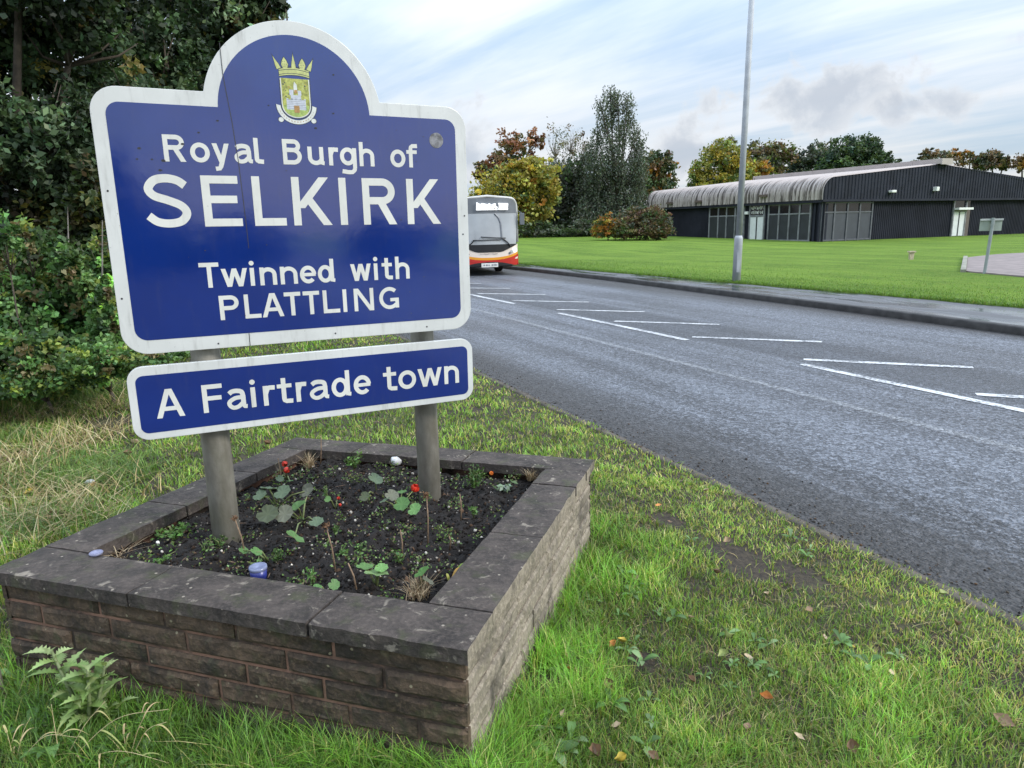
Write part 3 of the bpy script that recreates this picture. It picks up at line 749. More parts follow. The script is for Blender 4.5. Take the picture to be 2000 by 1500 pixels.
# --- lettering: strokes of a road-sign alphabet, drawn glyph by glyph
def crom(P, n=8):
    out = []
    P = [np.array(p, float) for p in P]
    Q = [2 * P[0] - P[1]] + P + [2 * P[-1] - P[-2]]
    for i in range(1, len(Q) - 2):
        for k in range(n):
            t_ = k / n; a, b, c, d = Q[i - 1], Q[i], Q[i + 1], Q[i + 2]
            out.append(0.5 * (2 * b + (c - a) * t_ + (2 * a - 5 * b + 4 * c - d) * t_ ** 2 + (3 * b - a - 3 * c + d) * t_ ** 3))
    return out + [P[-1]]
class Glyphs:
    def __init__(s): s.m = MB(); s.k = 0
    def z(s):
        s.k += 1; return 0.0016 + 0.00004 * (s.k % 9)
    def poly(s, P):
        d = s.z(); s.m.add([SP(p[0], p[1], d) for p in P], [tuple(range(len(P)))])
    def stroke(s, P, w, closed=False):
        P = [np.array(p, float) for p in P]; n = len(P); L_, R_ = [], []
        for i in range(n):
            if closed: a, b = P[(i - 1) % n], P[(i + 1) % n]
            else: a, b = P[max(i - 1, 0)], P[min(i + 1, n - 1)]
            t_ = (b - a) / (np.linalg.norm(b - a) + 1e-9); nn = np.array([-t_[1], t_[0]])
            L_.append(P[i] + nn * w / 2); R_.append(P[i] - nn * w / 2)
        d = s.z(); V = [SP(*p, d) for p in L_] + [SP(*p, d) for p in R_]
        s.m.add(V, [(i, (i + 1) % n, n + (i + 1) % n, n + i) for i in range(n if closed else n - 1)])
    def bar(s, x0, x1, y0, y1): s.poly([(x0, y0), (x1, y0), (x1, y1), (x0, y1)])
    def diag(s, x0, y0, x1, y1, w):
        """slanted stroke with level ends"""
        h = w / 2 * math.hypot(x1 - x0, y1 - y0) / abs(y1 - y0)
        s.poly([(x0 - h, y0), (x0 + h, y0), (x1 + h, y1), (x1 - h, y1)])
    def glyph(s, ch, x, W, y, H, w):
        h = w / 2; X = H * 0.735; r = x + W
        bar, st, dg = s.bar, s.stroke, s.diag
        E = lambda cx, cy, rx, ry, a0, a1, n=22: [(cx + rx * math.cos(math.radians(a0 + (a1 - a0) * i / n)), cy + ry * math.sin(math.radians(a0 + (a1 - a0) * i / n))) for i in range(n + 1)]
        stem = lambda: bar(x, x + w, y, y + H)
        if ch == 'S':
            st(crom([(x + W * a, y + b * H) for a, b in ((.90, .80), (.74, .895), (.50, 1 - h / H + .012), (.25, .89), (.115, .735), (.22, .60), (.50, .515), (.78, .41), (.885, .265), (.76, .115), (.50, h / H - .012), (.24, .10), (.06, .215))]), w)
        elif ch == 'E':
            stem(); bar(x + w * .9, r, y, y + w * .98); bar(x + w * .9, r - W * .09, y + H * .46, y + H * .46 + w * .95); bar(x + w * .9, r - W * .04, y + H - w * .98, y + H)
        elif ch == 'F':
            stem(); bar(x + w * .9, r - W * .06, y + H * .43, y + H * .43 + w * .95); bar(x + w * .9, r, y + H - w * .98, y + H)
        elif ch == 'L': stem(); bar(x + w * .9, r, y, y + w)
        elif ch == 'I': stem()
        elif ch == 'T': bar(x, r, y + H - w, y + H); bar(x + W / 2 - h, x + W / 2 + h, y, y + H - w * .9)
        elif ch == 'K':
            stem(); hd = h * 1.35
            dg(x + w * .95, y + H * .36, r - hd - W * .05, y + H, w); dg(r - hd, y, x + W * .40, y + H * .56, w)
        elif ch in 'RPB':
            stem()
            yb = y + H * (.44 if ch == 'R' else .40 if ch == 'P' else .5)
            yt = y + H - h; ym = yb + h * (0.9 if ch == 'B' else 1)
            rx = min(W * .42, (yt - ym) * 0.5 * 1.05); xe = r - h - (W * .05 if ch == 'B' else (W * .04 if ch == 'R' else 0))
            st([(x + w * .9, yt), (xe - rx, yt)] + E(xe - rx, (yt + ym) / 2, rx, (yt - ym) / 2, 90, -90)[1:] + [(x + w * .9, ym)], w)
            if ch == 'R': dg(r - h * 1.25, y, x + W * .50, ym + h * .2, w * 1.02)
            if ch == 'B':
                y0 = y + h; rx = (ym - y0) / 2 * 1.05; xe = r - h
                st([(x + w * .9, ym), (xe - rx, ym)] + E(xe - rx, (ym + y0) / 2, rx, (ym - y0) / 2, 90, -90)[1:] + [(x + w * .9, y0)], w)
        elif ch == 'A':
            hd = h * 1.08; cx = x + W / 2
            dg(x + hd, y, cx - h * .25, y + H, w); dg(r - hd, y, cx + h * .25, y + H, w)
            bar(x + W * .24, r - W * .24, y + H * .24, y + H * .24 + w * .9)
        elif ch == 'N':
            stem(); bar(r - w, r, y, y + H); dg(r - w * .62, y, x + w * .62, y + H, w * 1.0)
        elif ch == 'G':
            st(E(x + W * .53, y + H / 2, W * .53 - h, H / 2 - h + .004 * 0, 48, 292, 36), w)
            bar(r - w, r, y + H * .05, y + H * .50); bar(x + W * .56, r - w * .5, y + H * .50 - w * .9, y + H * .50)
            st(E(x + W * .53, y + H / 2, W * .53 - h, H / 2 - h, 290, 318, 6), w)
        elif ch == 'o': st(E(x + W / 2, y + X / 2, W / 2 - h, X / 2 - h + H * .008, 0, 360, 36)[:-1], w, True)
        elif ch == 'e':
            st(E(x + W / 2, y + X / 2, W / 2 - h, X / 2 - h + H * .008, 2, 318, 36), w)
            bar(x + w * .8, r - w * .15, y + X / 2 - w * .42, y + X / 2 + w * .42)
        elif ch == 'd':
            bar(r - w * 1.1, r - w * .1, y + w * .2, y + H); st([(r - w * .6, y + w * .6), (r - w * .3, y + h), (r + w * .12, y + h * .9)], w * .9)
            st(E(x + W * .45, y + X / 2, W * .45 - h, X / 2 - h + H * .008, 0, 360, 36)[:-1], w, True)
        elif ch == 'g':
            bar(r - w, r, y - H * .10, y + X)
            st(E(x + W * .47, y + X / 2 + H * .02, W * .47 - h, X / 2 - h, 0, 360, 36)[:-1], w, True)
            st([(r - h, y - H * .09), (r - h * 1.3, y - H * .17), (r - W * .28, y - H * .255), (r - W * .55, y - H * .26), (x + W * .10, y - H * .22)], w)
        elif ch == 'a':
            bar(r - w * 1.25, r - w * .25, y + w * .55, y + X * .66)
            st(crom([(x + W * .12, y + X * .80), (x + W * .28, y + X - h * .95), (x + W * .52, y + X - h * .8), (r - w * 1.0, y + X * .84), (r - w * .75, y + X * .62)]), w)
            st([(r - w * .75, y + w * .75), (r - w * .55, y + h * 1.05), (r, y + h * .9)], w * .9)
            st(crom([(r - w * .9, y + X * .58), (x + W * .42, y + X * .56), (x + h * 1.02, y + X * .40), (x + h * 1.02, y + X * .22), (x + W * .30, y + h * .85), (x + W * .55, y + X * .13), (r - w * .9, y + X * .30)]), w * .9)
        elif ch in 'nh':
            bar(x, x + w, y, y + (H if ch == 'h' else X))
            rx = (W - w) / 2
            st([(x + h, y + X * .62)] + E(x + W / 2, y + X - h - rx * .9, rx, rx * .9, 165, 0, 14) + [(r - h, y)], w)
        elif ch == 'u':
            bar(r - w * 1.15, r - w * .15, y + w * .2, y + X); rx = (W - w * 1.15) / 2
            st([(x + h, y + X)] + E(x + h + rx, y + h + rx * .9, rx, rx * .9, 180, 345, 14), w)
            st([(r - w * .65, y + w * .6), (r - w * .4, y + h), (r, y + h * .9)], w * .9)
        elif ch == 'r':
            bar(x, x + w, y, y + X); st(crom([(x + h, y + X * .58), (x + W * .42, y + X * .86), (x + W * .72, y + X - h), (r, y + X - h * 1.1)]), w)
        elif ch == 'y':
            dg(x + W * .50, y, x + h * 1.1, y + X, w); 
            q = h * 1.1; slope = (r - q - (x + W * .50)) / X
            dg(x + W * .50 - slope * H * .17, y - H * .17, r - q, y + X, w)
            st([(x + W * .50 - slope * H * .13, y - H * .13), (x + W * .50 - slope * H * .2 - w * .15, y - H * .215), (x + W * .12, y - H * .235)], w * .95)
        elif ch == 'w':
            q = h * 1.04; a = [x + q, x + W * .285, x + W * .5, r - W * .285, r - q]
            dg(a[1], y, a[0], y + X, w); dg(a[1], y, a[2], y + X, w); dg(a[3], y, a[2], y + X, w); dg(a[3], y, a[4], y + X, w)
        elif ch == 'i':
            bar(x, x + w, y, y + X); st(E(x + h, y + H * .925, w * .29, w * .29, 0, 360, 16)[:-1], w * .58, True)
        elif ch == 'l':
            bar(x, x + w, y + w * .8, y + H); st([(x + h, y + w * .95), (x + h * 1.15, y + w * .72), (x + w * .85, y + h * 1.1), (r, y + h * .9)], w)
        elif ch == 't':
            sx = x + W * .28; bar(sx, sx + w, y + w, y + X * 1.30); bar(x, r - W * .04, y + X - w * .9, y + X)
            st([(sx + h, y + w * 1.15), (sx + h * 1.15, y + w * .78), (sx + w * .95, y + h * 1.1), (r, y + h * .95)], w)
        elif ch == 'f':
            sx = x + W * .22; bar(sx, sx + w, y, y + H * .80); bar(x, r - W * .05, y + X - w * .9, y + X)
            st([(sx + h, y + H * .78), (sx + h * 1.15, y + H * .86), (sx + w * .95, y + H - h * 1.05), (r, y + H - h * .95)], w)
LN = [
 (main, 0.0152, 0.0885, (0.6590, 0.6580), [('R', .203, .272), ('o', .286, .349), ('y', .357, .414), ('a', .430, .490), ('l', .497, .528), ('B', .596, .663), ('u', .685, .745), ('r', .762, .798), ('g', .804, .867), ('h', .878, .936), ('o', 1.0, 1.061), ('f', 1.066, 1.111)]),
 (main, 0.0275, 0.1750, (0.4400, 0.4390), [('S', .125, .271), ('E', .309, .436), ('L', .478, .590), ('K', .617, .761), ('I', .791, .824), ('R', .881, 1.016), ('K', 1.059, 1.202)]),
 (main, 0.0150, 0.0893, (0.2235, 0.2230), [('T', .272, .338), ('w', .344, .434), ('i', .443, .463), ('n', .477, .537), ('n', .550, .613), ('e', .622, .683), ('d', .689, .752), ('w', .815, .897), ('i', .909, .929), ('t', .941, .985), ('h', .997, 1.056)]),
 (main, 0.0150, 0.0890, (0.1035, 0.1040), [('P', .327, .394), ('L', .413, .470), ('A', .474, .553), ('T', .556, .617), ('T', .626, .688), ('L', .701, .765), ('I', .778, .798), ('N', .822, .901), ('G', .924, 1.005)]),
 (lower, 0.0172, 0.1060, (-0.2375, -0.2345), [('A', .078, .172), ('F', .235, .305), ('a', .319, .389), ('i', .404, .426), ('r', .449, .493), ('t', .501, .558), ('r', .571, .612), ('a', .624, .697), ('d', .709, .784), ('e', .798, .869), ('t', .921, .979), ('o', .985, 1.062), ('w', 1.070, 1.178), ('n', 1.189, 1.256)]),
]
for par, wd, hgt_, (v0, v1), L_ in LN:
    gl = Glyphs()
    for ch, a, b in L_:
        gl.glyph(ch, a, b - a, v0 + (v1 - v0) * (a - 0.2) / 0.9, hgt_, wd)
    o_ = gl.m.build('lettering', M_slet, par, fixn=False)
# --- crest
M_cgold = simple('crest_gold', (0.47, 0.50, 0.20), 0.35, 0.15, 60)
M_cfield = simple('crest_field', (0.34, 0.36, 0.09), 0.35, 0.45, 70)
M_cwhite = simple('crest_white', (0.62, 0.64, 0.60), 0.35, 0.1, 60)
M_cdark = simple('crest_outline', (0.03, 0.04, 0.07), 0.4, 0.1)
M_cbrown = simple('crest_brown', (0.38, 0.22, 0.08), 0.4, 0.2, 80)
M_cgrey = simple('crest_castle', (0.50, 0.53, 0.58), 0.35, 0.12, 90)
M_cgreen = simple('crest_green', (0.33, 0.43, 0.12), 0.35, 0.3, 90)
cr = MB()
CU, CV = 0.6585, 0.958
cms = [M_cdark, M_cgold, M_cfield, M_cwhite, M_cgrey, M_cbrown, M_cgreen]
def cpoly(P, d, mi): cr.add([SP(CU + p[0], CV + p[1], 0.0010 + d * 0.0003) for p in P], [tuple(range(len(P)))], mi)
def shield(k):
    hw = 0.0515 * k; top = -0.002; P = [(-hw, top), (hw, top)]
    P += [(hw * math.cos(math.radians(a)) , -0.088 - (0.048 * k) * (math.sin(math.radians(a)) ** 0.8)) for a in range(0, 181, 10)]
    return P
def ribbon(k, r0, r1):
    o1 = [(r1 * math.cos(math.radians(a)), -0.092 + r1 * 0.92 * math.sin(math.radians(a))) for a in range(180, 361, 8)]
    i1 = [(r0 * math.cos(math.radians(a)), -0.092 + r0 * 0.92 * math.sin(math.radians(a))) for a in range(360, 179, -8)]
    for q in range(len(o1) - 1):
        cpoly([o1[q], o1[q + 1], i1[len(i1) - 2 - q], i1[len(i1) - 1 - q]], 1 + 0.15 * k, 3 if k else 0)
ribbon(0, 0.0545, 0.0735); ribbon(1, 0.0565, 0.0712)
for sx in (-1, 1):
    cpoly([(sx * (0.058 + 0.011 * math.cos(a)), -0.144 + 0.010 * math.sin(a)) for a in np.linspace(0, 2 * math.pi, 14)[:-1] * sx], 0.7, 0)
    cpoly([(sx * (0.058 + 0.009 * math.cos(a)), -0.144 + 0.008 * math.sin(a)) for a in np.linspace(0, 2 * math.pi, 14)[:-1] * sx], 1.05, 3)
for q in range(-7, 8):                                   # marks of the motto band
    a = math.radians(270 + q * 9.5); cpoly([(0.0632 * math.cos(a + j) + dx_, -0.092 + 0.0632 * .92 * math.sin(a + j) + dy_) for j, dx_, dy_ in ((-.03, 0, .0014), (-.03, 0, -.0014), (.035, 0, -.0014), (.035, 0, .0014))], 2.2, 5)
cpoly(shield(1.06), 2.0, 0); cpoly(shield(1.0), 2.6, 3); cpoly(shield(0.93), 3.0, 2)
cpoly([(-0.045, -0.093)] + [(0.045 * math.cos(math.radians(a)), -0.092 - 0.041 * math.sin(math.radians(a))) for a in range(180, -1, -12)][0:] , 3.4, 6)
# castle
for P, mi in (([(-.034, -.108), (.034, -.108), (.034, -.074), (-.034, -.074)], 4), ([(-.018, -.074), (.018, -.074), (.018, -.058), (-.018, -.058)], 4), ([(-.022, -.058), (-.008, -.058), (-.008, -.040), (-.022, -.040)], 4), ([(.008, -.058), (.020, -.058), (.020, -.042), (.008, -.042)], 4), ([(-.006, -.046), (.007, -.046), (.006, -.022), (-.003, -.012), (-.006, -.03)], 3)):
    cpoly(P, 4.0, mi)
for q in range(5): cpoly([(-.034 + q * .0155, -.074), (-.027 + q * .0155, -.074), (-.027 + q * .0155, -.070), (-.034 + q * .0155, -.070)], 4.0, 4)
for q in range(6): cpoly([(-.033, -.104 + q * .006), (.033, -.104 + q * .006), (.033, -.1034 + q * .006), (-.033, -.1034 + q * .006)], 4.5, 0)
cpoly([(-.009, -.118), (.010, -.118), (.010, -.094), (-.009, -.094)], 5.0, 5); cpoly([(-.004, -.052), (.006, -.052), (.006, -.040), (-.004, -.040)], 5.0, 5)
for q in range(26):                                       # foliage flecks on the shield
    a, b = random.uniform(-.042, .042), random.uniform(-.066, -.012); r_ = random.uniform(.0015, .004)
    if abs(a) < .02 and b < -.02: continue
    cpoly([(a + r_ * math.cos(k * 1.26), b + r_ * math.sin(k * 1.26)) for k in range(5)], 3.6, random.choice((0, 1, 6, 5)))
# mural crown
def curve_band(y0, y1, sag, mi, d, k=1.0):
    for q in range(10):
        a, b = -0.0525 * k + 0.0105 * k * q, -0.0525 * k + 0.0105 * k * (q + 1)
        f_ = lambda x_: sag * (1 - (x_ / 0.0525) ** 2)
        cpoly([(a, y0 + f_(a)), (b, y0 + f_(b)), (b, y1 + f_(b)), (a, y1 + f_(a))], d, mi)
curve_band(0.0015, 0.0325, 0.007, 0, 1.0, 1.03)
curve_band(0.0035, 0.0075, 0.007, 1, 2.0); curve_band(0.0095, 0.021, 0.007, 1, 2.0); curve_band(0.023, 0.027, 0.007, 1, 2.0)
def leafy(cx, w_, h_, y0, tilt, mi, d):
    P = [(-w_ * .6, 0), (w_ * .6, 0), (w_, h_ * .35), (w_ * .6, h_ * .7), (0, h_), (-w_ * .6, h_ * .7), (-w_, h_ * .35)]
    ca_, sa_ = math.cos(tilt), math.sin(tilt)
    cpoly([(cx + a * ca_ - b * sa_, y0 + a * sa_ + b * ca_) for a, b in P], d, mi)
for cx, w_, h_, y0, tl_ in ((-.030, .012, .037, .031, .05), (.030, .012, .037, .031, -.05)):
    leafy(cx, w_ * 1.2, h_ * 1.12, y0 - .001, tl_, 0, 1.4); leafy(cx, w_, h_, y0, tl_, 1, 2.2)
    for q in range(3):
        for e in range(2 + q % 2): cpoly([(cx - .006 + e * .006 + .0012 * math.cos(k * 1.57), y0 + .006 + q * .008 + .0016 * math.sin(k * 1.57)) for k in range(4)], 2.7, 0)
for cx, hgt2, y0, tl_ in ((0, .046, .034, 0), (-.052, .044, .029, .42), (.052, .042, .029, -.42)):
    for k_, mi, d in ((1.25, 0, 1.4), (1.0, 1, 2.3)):
        w_ = .0075 * k_; ca_, sa_ = math.cos(tl_), math.sin(tl_)
        cpoly([(cx + a * ca_ - b * sa_, y0 + a * sa_ + b * ca_) for a, b in ((-w_, 0), (w_, 0), (w_ * .8, hgt2 * .35), (w_ * .45, hgt2 * .6), (0, hgt2 * k_), (-w_ * .45, hgt2 * .6), (-w_ * .8, hgt2 * .35))], d, mi)
cr.build('crest', cms, main, fixn=False)
# round metal disc, seam and specks
MB().prism([(1.193 + .029 * math.cos(a), .764 + .029 * math.sin(a)) for a in np.linspace(0, 2 * math.pi, 29)[:-1]], SO, SU, SV, SNRM, 0.0009, 0.0022).build('metal_disc', simple('dull_metal', (0.17, 0.17, 0.18), 0.55, 0.6, 45, bmp=0.3), main)
sm_ = MB()
q0 = [(0.4165, 1.055), (0.4175, 0.95), (0.432, 0.80), (0.441, 0.66), (0.447, 0.44), (0.4475, 0.36)]
sm_.add([SP(a + e * 0.0011, b, 0.0022) for a, b in q0 for e in (-1, 1)], [(2 * i, 2 * i + 1, 2 * i + 3, 2 * i + 2) for i in range(5)])
sm_.add([SP(0.4195 + e * .0012, b, 0.0009) for b in (0.0, 0.048) for e in (-1, 1)], [(0, 1, 3, 2)])
sm_.build('seam', simple('seam_dark', (0.035, 0.035, 0.04), 0.7, 0.3), main, fixn=False)
fl = MB()
for u, v, r_ in [(.13, .70, .006), (.165, .665, .004), (.20, .662, .007), (.185, .63, .006), (.12, .665, .004), (.265, .718, .006), (.32, .758, .004), (.80, .98, .004), (.72, .79, .005), (.79, .845, .004), (.56, .86, .003), (.385, .80, .004)] + [(random.uniform(.08, 1.24), random.uniform(.08, .82), random.uniform(.001, .003)) for _ in range(26)]:
    fl.add([SP(u + r_ * math.cos(k * 1.05) * random.uniform(.7, 1.5), v + r_ * .6 * math.sin(k * 1.05), 0.0026) for k in range(6)], [tuple(range(6))])
for u, v in ((.43, 1.075), (1.305, .47), (1.296, .395), (.31, .018), (.74, .022), (1.12, .02), (.02, .56), (.018, .2)):
    fl.add([SP(u + .0035 * math.cos(k * .785), v + .0035 * math.sin(k * .785), 0.001) for k in range(8)], [tuple(range(8))])
fl.build('dirt_specks', simple('speck', (0.03, 0.03, 0.035), 0.8, 0.2), main, fixn=False)
# ------------------------------------------------------------------ the industrial building across the lawn
BO = G(1600, 474, 0.05); BO[2] = lawn_z(BO[0], BO[1])
WL = np.array([-SN, CS, 0.0])       # along the long wall, away from the camera
WG = np.array([CS, SN, 0.0])        # along the gable wall, to the right
WLn, WGn = -WG, -WL                 # outward normals
def wl(px, py): p = onplane(px, py, BO, WLn) - BO; return float(p @ WL), float(p[2])
def wg(px, py): p = onplane(px, py, BO, WGn) - BO; return float(p @ WG), float(p[2])
BLEN = 18.6
ridge_b, ridge_z = wg(1840, 321)
eave_z = wg(1598, 390)[1]; top_z = wg(1622, 346)[1]
GW = 2 * ridge_b
WI = 0.30     # the lower walls stand back under the band
M_clad = simple('charcoal_cladding', (0.018, 0.0195, 0.028), 0.7, 0.25, 0.8, spec=0.15)
M_clad2 = simple('charcoal_band', (0.022, 0.0245, 0.035), 0.7, 0.22, 1.2, spec=0.15)
M_frame = simple('grey_frame', (0.17, 0.175, 0.185), 0.5, 0.3, 3)
M_dpanel = simple('dark_infill_panel', (0.022, 0.024, 0.031), 0.45, 0.2, 2)
M_gpanel = simple('grey_infill_panel', (0.045, 0.050, 0.064), 0.5, 0.1, 2)
M_dglass = simple('dark_glass', (0.010, 0.010, 0.014), 0.12, 0.3, 2)
M_wdoor = simple('white_door', (0.62, 0.64, 0.64), 0.4, 0.06, 4)
M_wpaint = simple('white_paint', (0.72, 0.73, 0.70), 0.5, 0.08, 4)
# stained pale roof sheeting: dirt runs down every other rib
mt, t, bs, out = mat_new('roof_sheet')
g = t.new('ShaderNodeNewGeometry'); pos = g.outputs['Position']
rf = t.mapping(pos, rot=(0, 0, -ROADA)); s_, t_, z_ = t.sep(rf)
n1 = t.noise(t.comb(0.0, t_, t.math('MULTIPLY', z_, 0.06)), 4.4, 4, 0.8); n2 = t.noise(pos, 2.2, 4)
b = t.mix(n2, (0.33, 0.285, 0.265), (0.44, 0.39, 0.37))
b = t.mix(t.math('MULTIPLY', t.math('MULTIPLY', t.ramp(n1, 0.49, 0.56), t.ramp(z_, 4.6, 3.7)), 0.9), b, (0.05, 0.04, 0.033))
t.put(bs.inputs['Base Color'], b); bs.inputs['Roughness'].default_value = 0.6
M_roof = mt
bld = thing('industrial_building', BO, 'long low charcoal clad industrial unit with pale rounded ribbed eaves across the lawn', 'building')
def ribbed(o, ax, n_out, length, zfun, z0, pitch, depth, name, mat, parent):
    """corrugated sheet standing on a wall; zfun(a) gives the top height"""
    P = []; a = 0.0; k = 0
    while a < length:
        for f_, d_ in ((0.0, 0), (0.38, 0), (0.5, depth), (0.88, depth)):
            q = a + pitch * f_
            if q < length: P.append((q, d_))
        a += pitch
    P.append((length, 0))
    V = []; 
    for q, d_ in P:
        zt_ = zfun(q)
        V += [o + ax * q + n_out * d_ + UP * z0, o + ax * q + n_out * d_ + UP * zt_]
    m_ = MB(); m_.add(V, [(2 * i, 2 * i + 2, 2 * i + 3, 2 * i + 1) for i in range(len(P) - 1)])
    return m_.build(name, mat, parent, fixn=False)
# solid core behind the cladding
m_ = MB(); core = [(WI + 0.08, -0.6), (GW - 0.02, -0.6), (GW - 0.02, top_z - 0.3), (ridge_b, ridge_z - 0.06), (0.9, top_z - 0.25), (WI + 0.08, eave_z)]
m_.prism(core, BO, WG, UP, WL, 0.45, BLEN - 0.02)
m_.build('core', M_clad, bld)

ribbed(BO + WLn * 0 + WG * WI, WL, WLn, BLEN, lambda a: eave_z + 0.05, -0.6, 0.16, 0.03, 'side_wall', M_clad, bld)
ribbed(BO + WL * WI, WG, WGn, GW, lambda a: eave_z + 0.05, -0.6, 0.19, 0.035, 'gable_wall', M_clad, bld)
rad_ = 0.95
def gable_top(a):
    base_ = top_z + (ridge_z - top_z) * min(max((a - rad_) / (ridge_b - rad_), 0), 1) if a <= ridge_b else ridge_z - (ridge_z - top_z) * (a - ridge_b) / (ridge_b)
    if a < rad_:
        zc = top_z - rad_; return zc + math.sqrt(max(rad_ ** 2 - (rad_ - a) ** 2, 0.0)) if a > 0.02 else max(zc, eave_z)
    return base_
ribbed(BO, WG, WGn, GW, gable_top, eave_z, 0.3, 0.045, 'gable_band', M_clad2, bld)
m_ = MB(); m_.frame_box(BO, WG, WGn, UP, (-0.02, GW), (-0.3, 0.07), (eave_z - 0.12, eave_z + 0.02)); m_.build('band_trim', M_clad2, bld)
m_ = MB(); m_.frame_box(BO, WL, WLn, UP, (0.0, BLEN), (-0.3, 0.05), (eave_z - 0.17, eave_z - 0.01)); m_.build('gutter', M_clad, bld)
# rounded, ribbed eaves running up into the roof
prof = [(0.0, eave_z), (0.0, top_z - rad_)] + [(rad_ - rad_ * math.cos(math.radians(a)), top_z - rad_ + rad_ * math.sin(math.radians(a))) for a in range(10, 91, 10)] + [(ridge_b, ridge_z), (GW, top_z - 0.3)]
na = []
a = 0.0; pit = 0.30
while a < BLEN:
    for f_, d_ in ((0.0, 0.0), (0.30, 0.0), (0.45, 0.075), (0.85, 0.075)): na.append((a + pit * f_, d_))
    a += pit
na.append((BLEN, 0.0))
V = []
for q, d_ in na:
    for k, (b_, z_) in enumerate(prof):
        n2 = np.array([-1.0, 0.0]) if k < 2 else (np.array([-math.cos(math.radians(10 * (k - 1))), math.sin(math.radians(10 * (k - 1)))]) if k < 11 else np.array([0.0, 1.0]))
        V.append(BO + WL * (q - 0.05) + WG * (b_ + n2[0] * (d_ + 0.03)) + UP * (z_ + n2[1] * (d_ + 0.03)))
K = len(prof)
m_ = MB(); m_.add(V, [(i * K + j, (i + 1) * K + j, (i + 1) * K + j + 1, i * K + j + 1) for i in range(len(na) - 1) for j in range(K - 1)])
m_.build('roof', M_roof, bld, fixn=False)
# ridge ventilator
m_ = MB(); m_.frame_box(BO + WG * (ridge_b - 0.55) + UP * (ridge_z + 0.02), WL, WG, UP, (-0.35, BLEN - 1.5), (0, 1.1), (0.0, 0.34))
for k in range(9):
    m_.frame_box(BO + WG * (ridge_b - 0.60) + UP * (ridge_z), WL, WG, UP, (k * 2.2 - 0.38, k * 2.2 - 0.28), (0.03, 1.17), (-0.03, 0.37))
m_.build('ridge_vent', M_roof, bld)
def bank(fn, o, ax, n_out, xs, yb, yt, yrail, panel_mat, name='window', fmat=None):
    """row of tall panels with panes above a rail; xs = photo columns of the mullions at mid height"""
    aa = [fn(x, (yb + yt) / 2)[0] for x in xs]
    z0 = 0.02; z1 = eave_z - 0.14; zr = fn((xs[0] + xs[-1]) / 2, yrail)[1]
    fr = MB(); off = -WI + 0.05
    for a_ in aa: fr.frame_box(o, ax, n_out, UP, (a_ - 0.055, a_ + 0.055), (off, off + 0.11), (-0.3, z1))
    for z_ in (zr, z1 - 0.05, 0.08):
        for a_, b_ in zip(aa[:-1], aa[1:]):
            lo_, hi_ = min(a_, b_), max(a_, b_)
            fr.frame_box(o, ax, n_out, UP, (lo_ + 0.056, hi_ - 0.056), (off, off + 0.095), (z_ - 0.045, z_ + 0.045))
    f_o = fr.build(name, fmat or M_frame, bld)
    for a_, b_ in zip(aa[:-1], aa[1:]):
        lo_, hi_ = min(a_, b_), max(a_, b_)
        MB().frame_box(o, ax, n_out, UP, (lo_ + 0.05, hi_ - 0.05), (off - 0.02, off + 0.05), (zr, z1)).build('pane', M_dglass, f_o)
        MB().frame_box(o, ax, n_out, UP, (lo_ + 0.05, hi_ - 0.05), (off - 0.02, off + 0.056), (-0.3, zr)).build('panel', panel_mat, f_o)
    return f_o
bank(wl, BO, WL, WLn, [1382, 1399, 1415, 1432, 1449], 467, 403, 422, M_dpanel)
bank(wl, BO, WL, WLn, [1497, 1517, 1537, 1557, 1578], 471, 396, 418, M_dpanel)
bank(wg, BO, WG, WGn, [1608, 1633, 1658, 1682, 1706], 472, 392, 414, M_gpanel, fmat=simple('grey_blue_frame', (0.085, 0.09, 0.105), 0.5, 0.2, 3))
def door(fn, o, ax, n_out, x0, x1, ytop, leaves, frame_w):
    a0, a1 = sorted((fn(x0, 440)[0], fn(x1, 440)[0])); off = -WI + 0.05
    zt_ = fn((x0 + x1) / 2, ytop)[1]
    fr = MB()
    for q in (a0, a1): fr.frame_box(o, ax, n_out, UP, (q - frame_w, q + frame_w), (off, off + 0.11), (-0.3, eave_z - 0.14))
    fr.frame_box(o, ax, n_out, UP, (a0 + frame_w, a1 - frame_w), (off, off + 0.10), (zt_ - 0.02, zt_ + 0.10))
    d_o = fr.build('door', M_frame, bld)
    mid_ = (a0 + a1) / 2
    for lo_, hi_ in ((a0 + frame_w, mid_ - 0.05), (mid_ + 0.05, a1 - frame_w)):
        MB().frame_box(o, ax, n_out, UP, (lo_ + 0.01, hi_), (off - 0.02, off + 0.07), (0.03, zt_ - 0.03)).build('door_leaf', M_wdoor, d_o)
    MB().frame_box(o, ax, n_out, UP, (mid_ - 0.05, mid_ + 0.05), (off - 0.02, off + 0.09), (-0.1, zt_ - 0.025)).build('meeting_stile', M_dpanel, d_o)
    return d_o, a0, a1, zt_, off
d1, a0, a1, zt_, off = door(wl, BO, WL, WLn, 1460, 1488, 423, 2, 0.05)
tr_o = MB().frame_box(BO, WL, WLn, UP, (a0 + 0.05, a1 - 0.05), (off - 0.02, off + 0.06), (zt_ + 0.10, eave_z - 0.14)).build('sign_panel', M_dglass, d1)
lt = MB()                               # ornate white lettering over the door, illegible at this distance
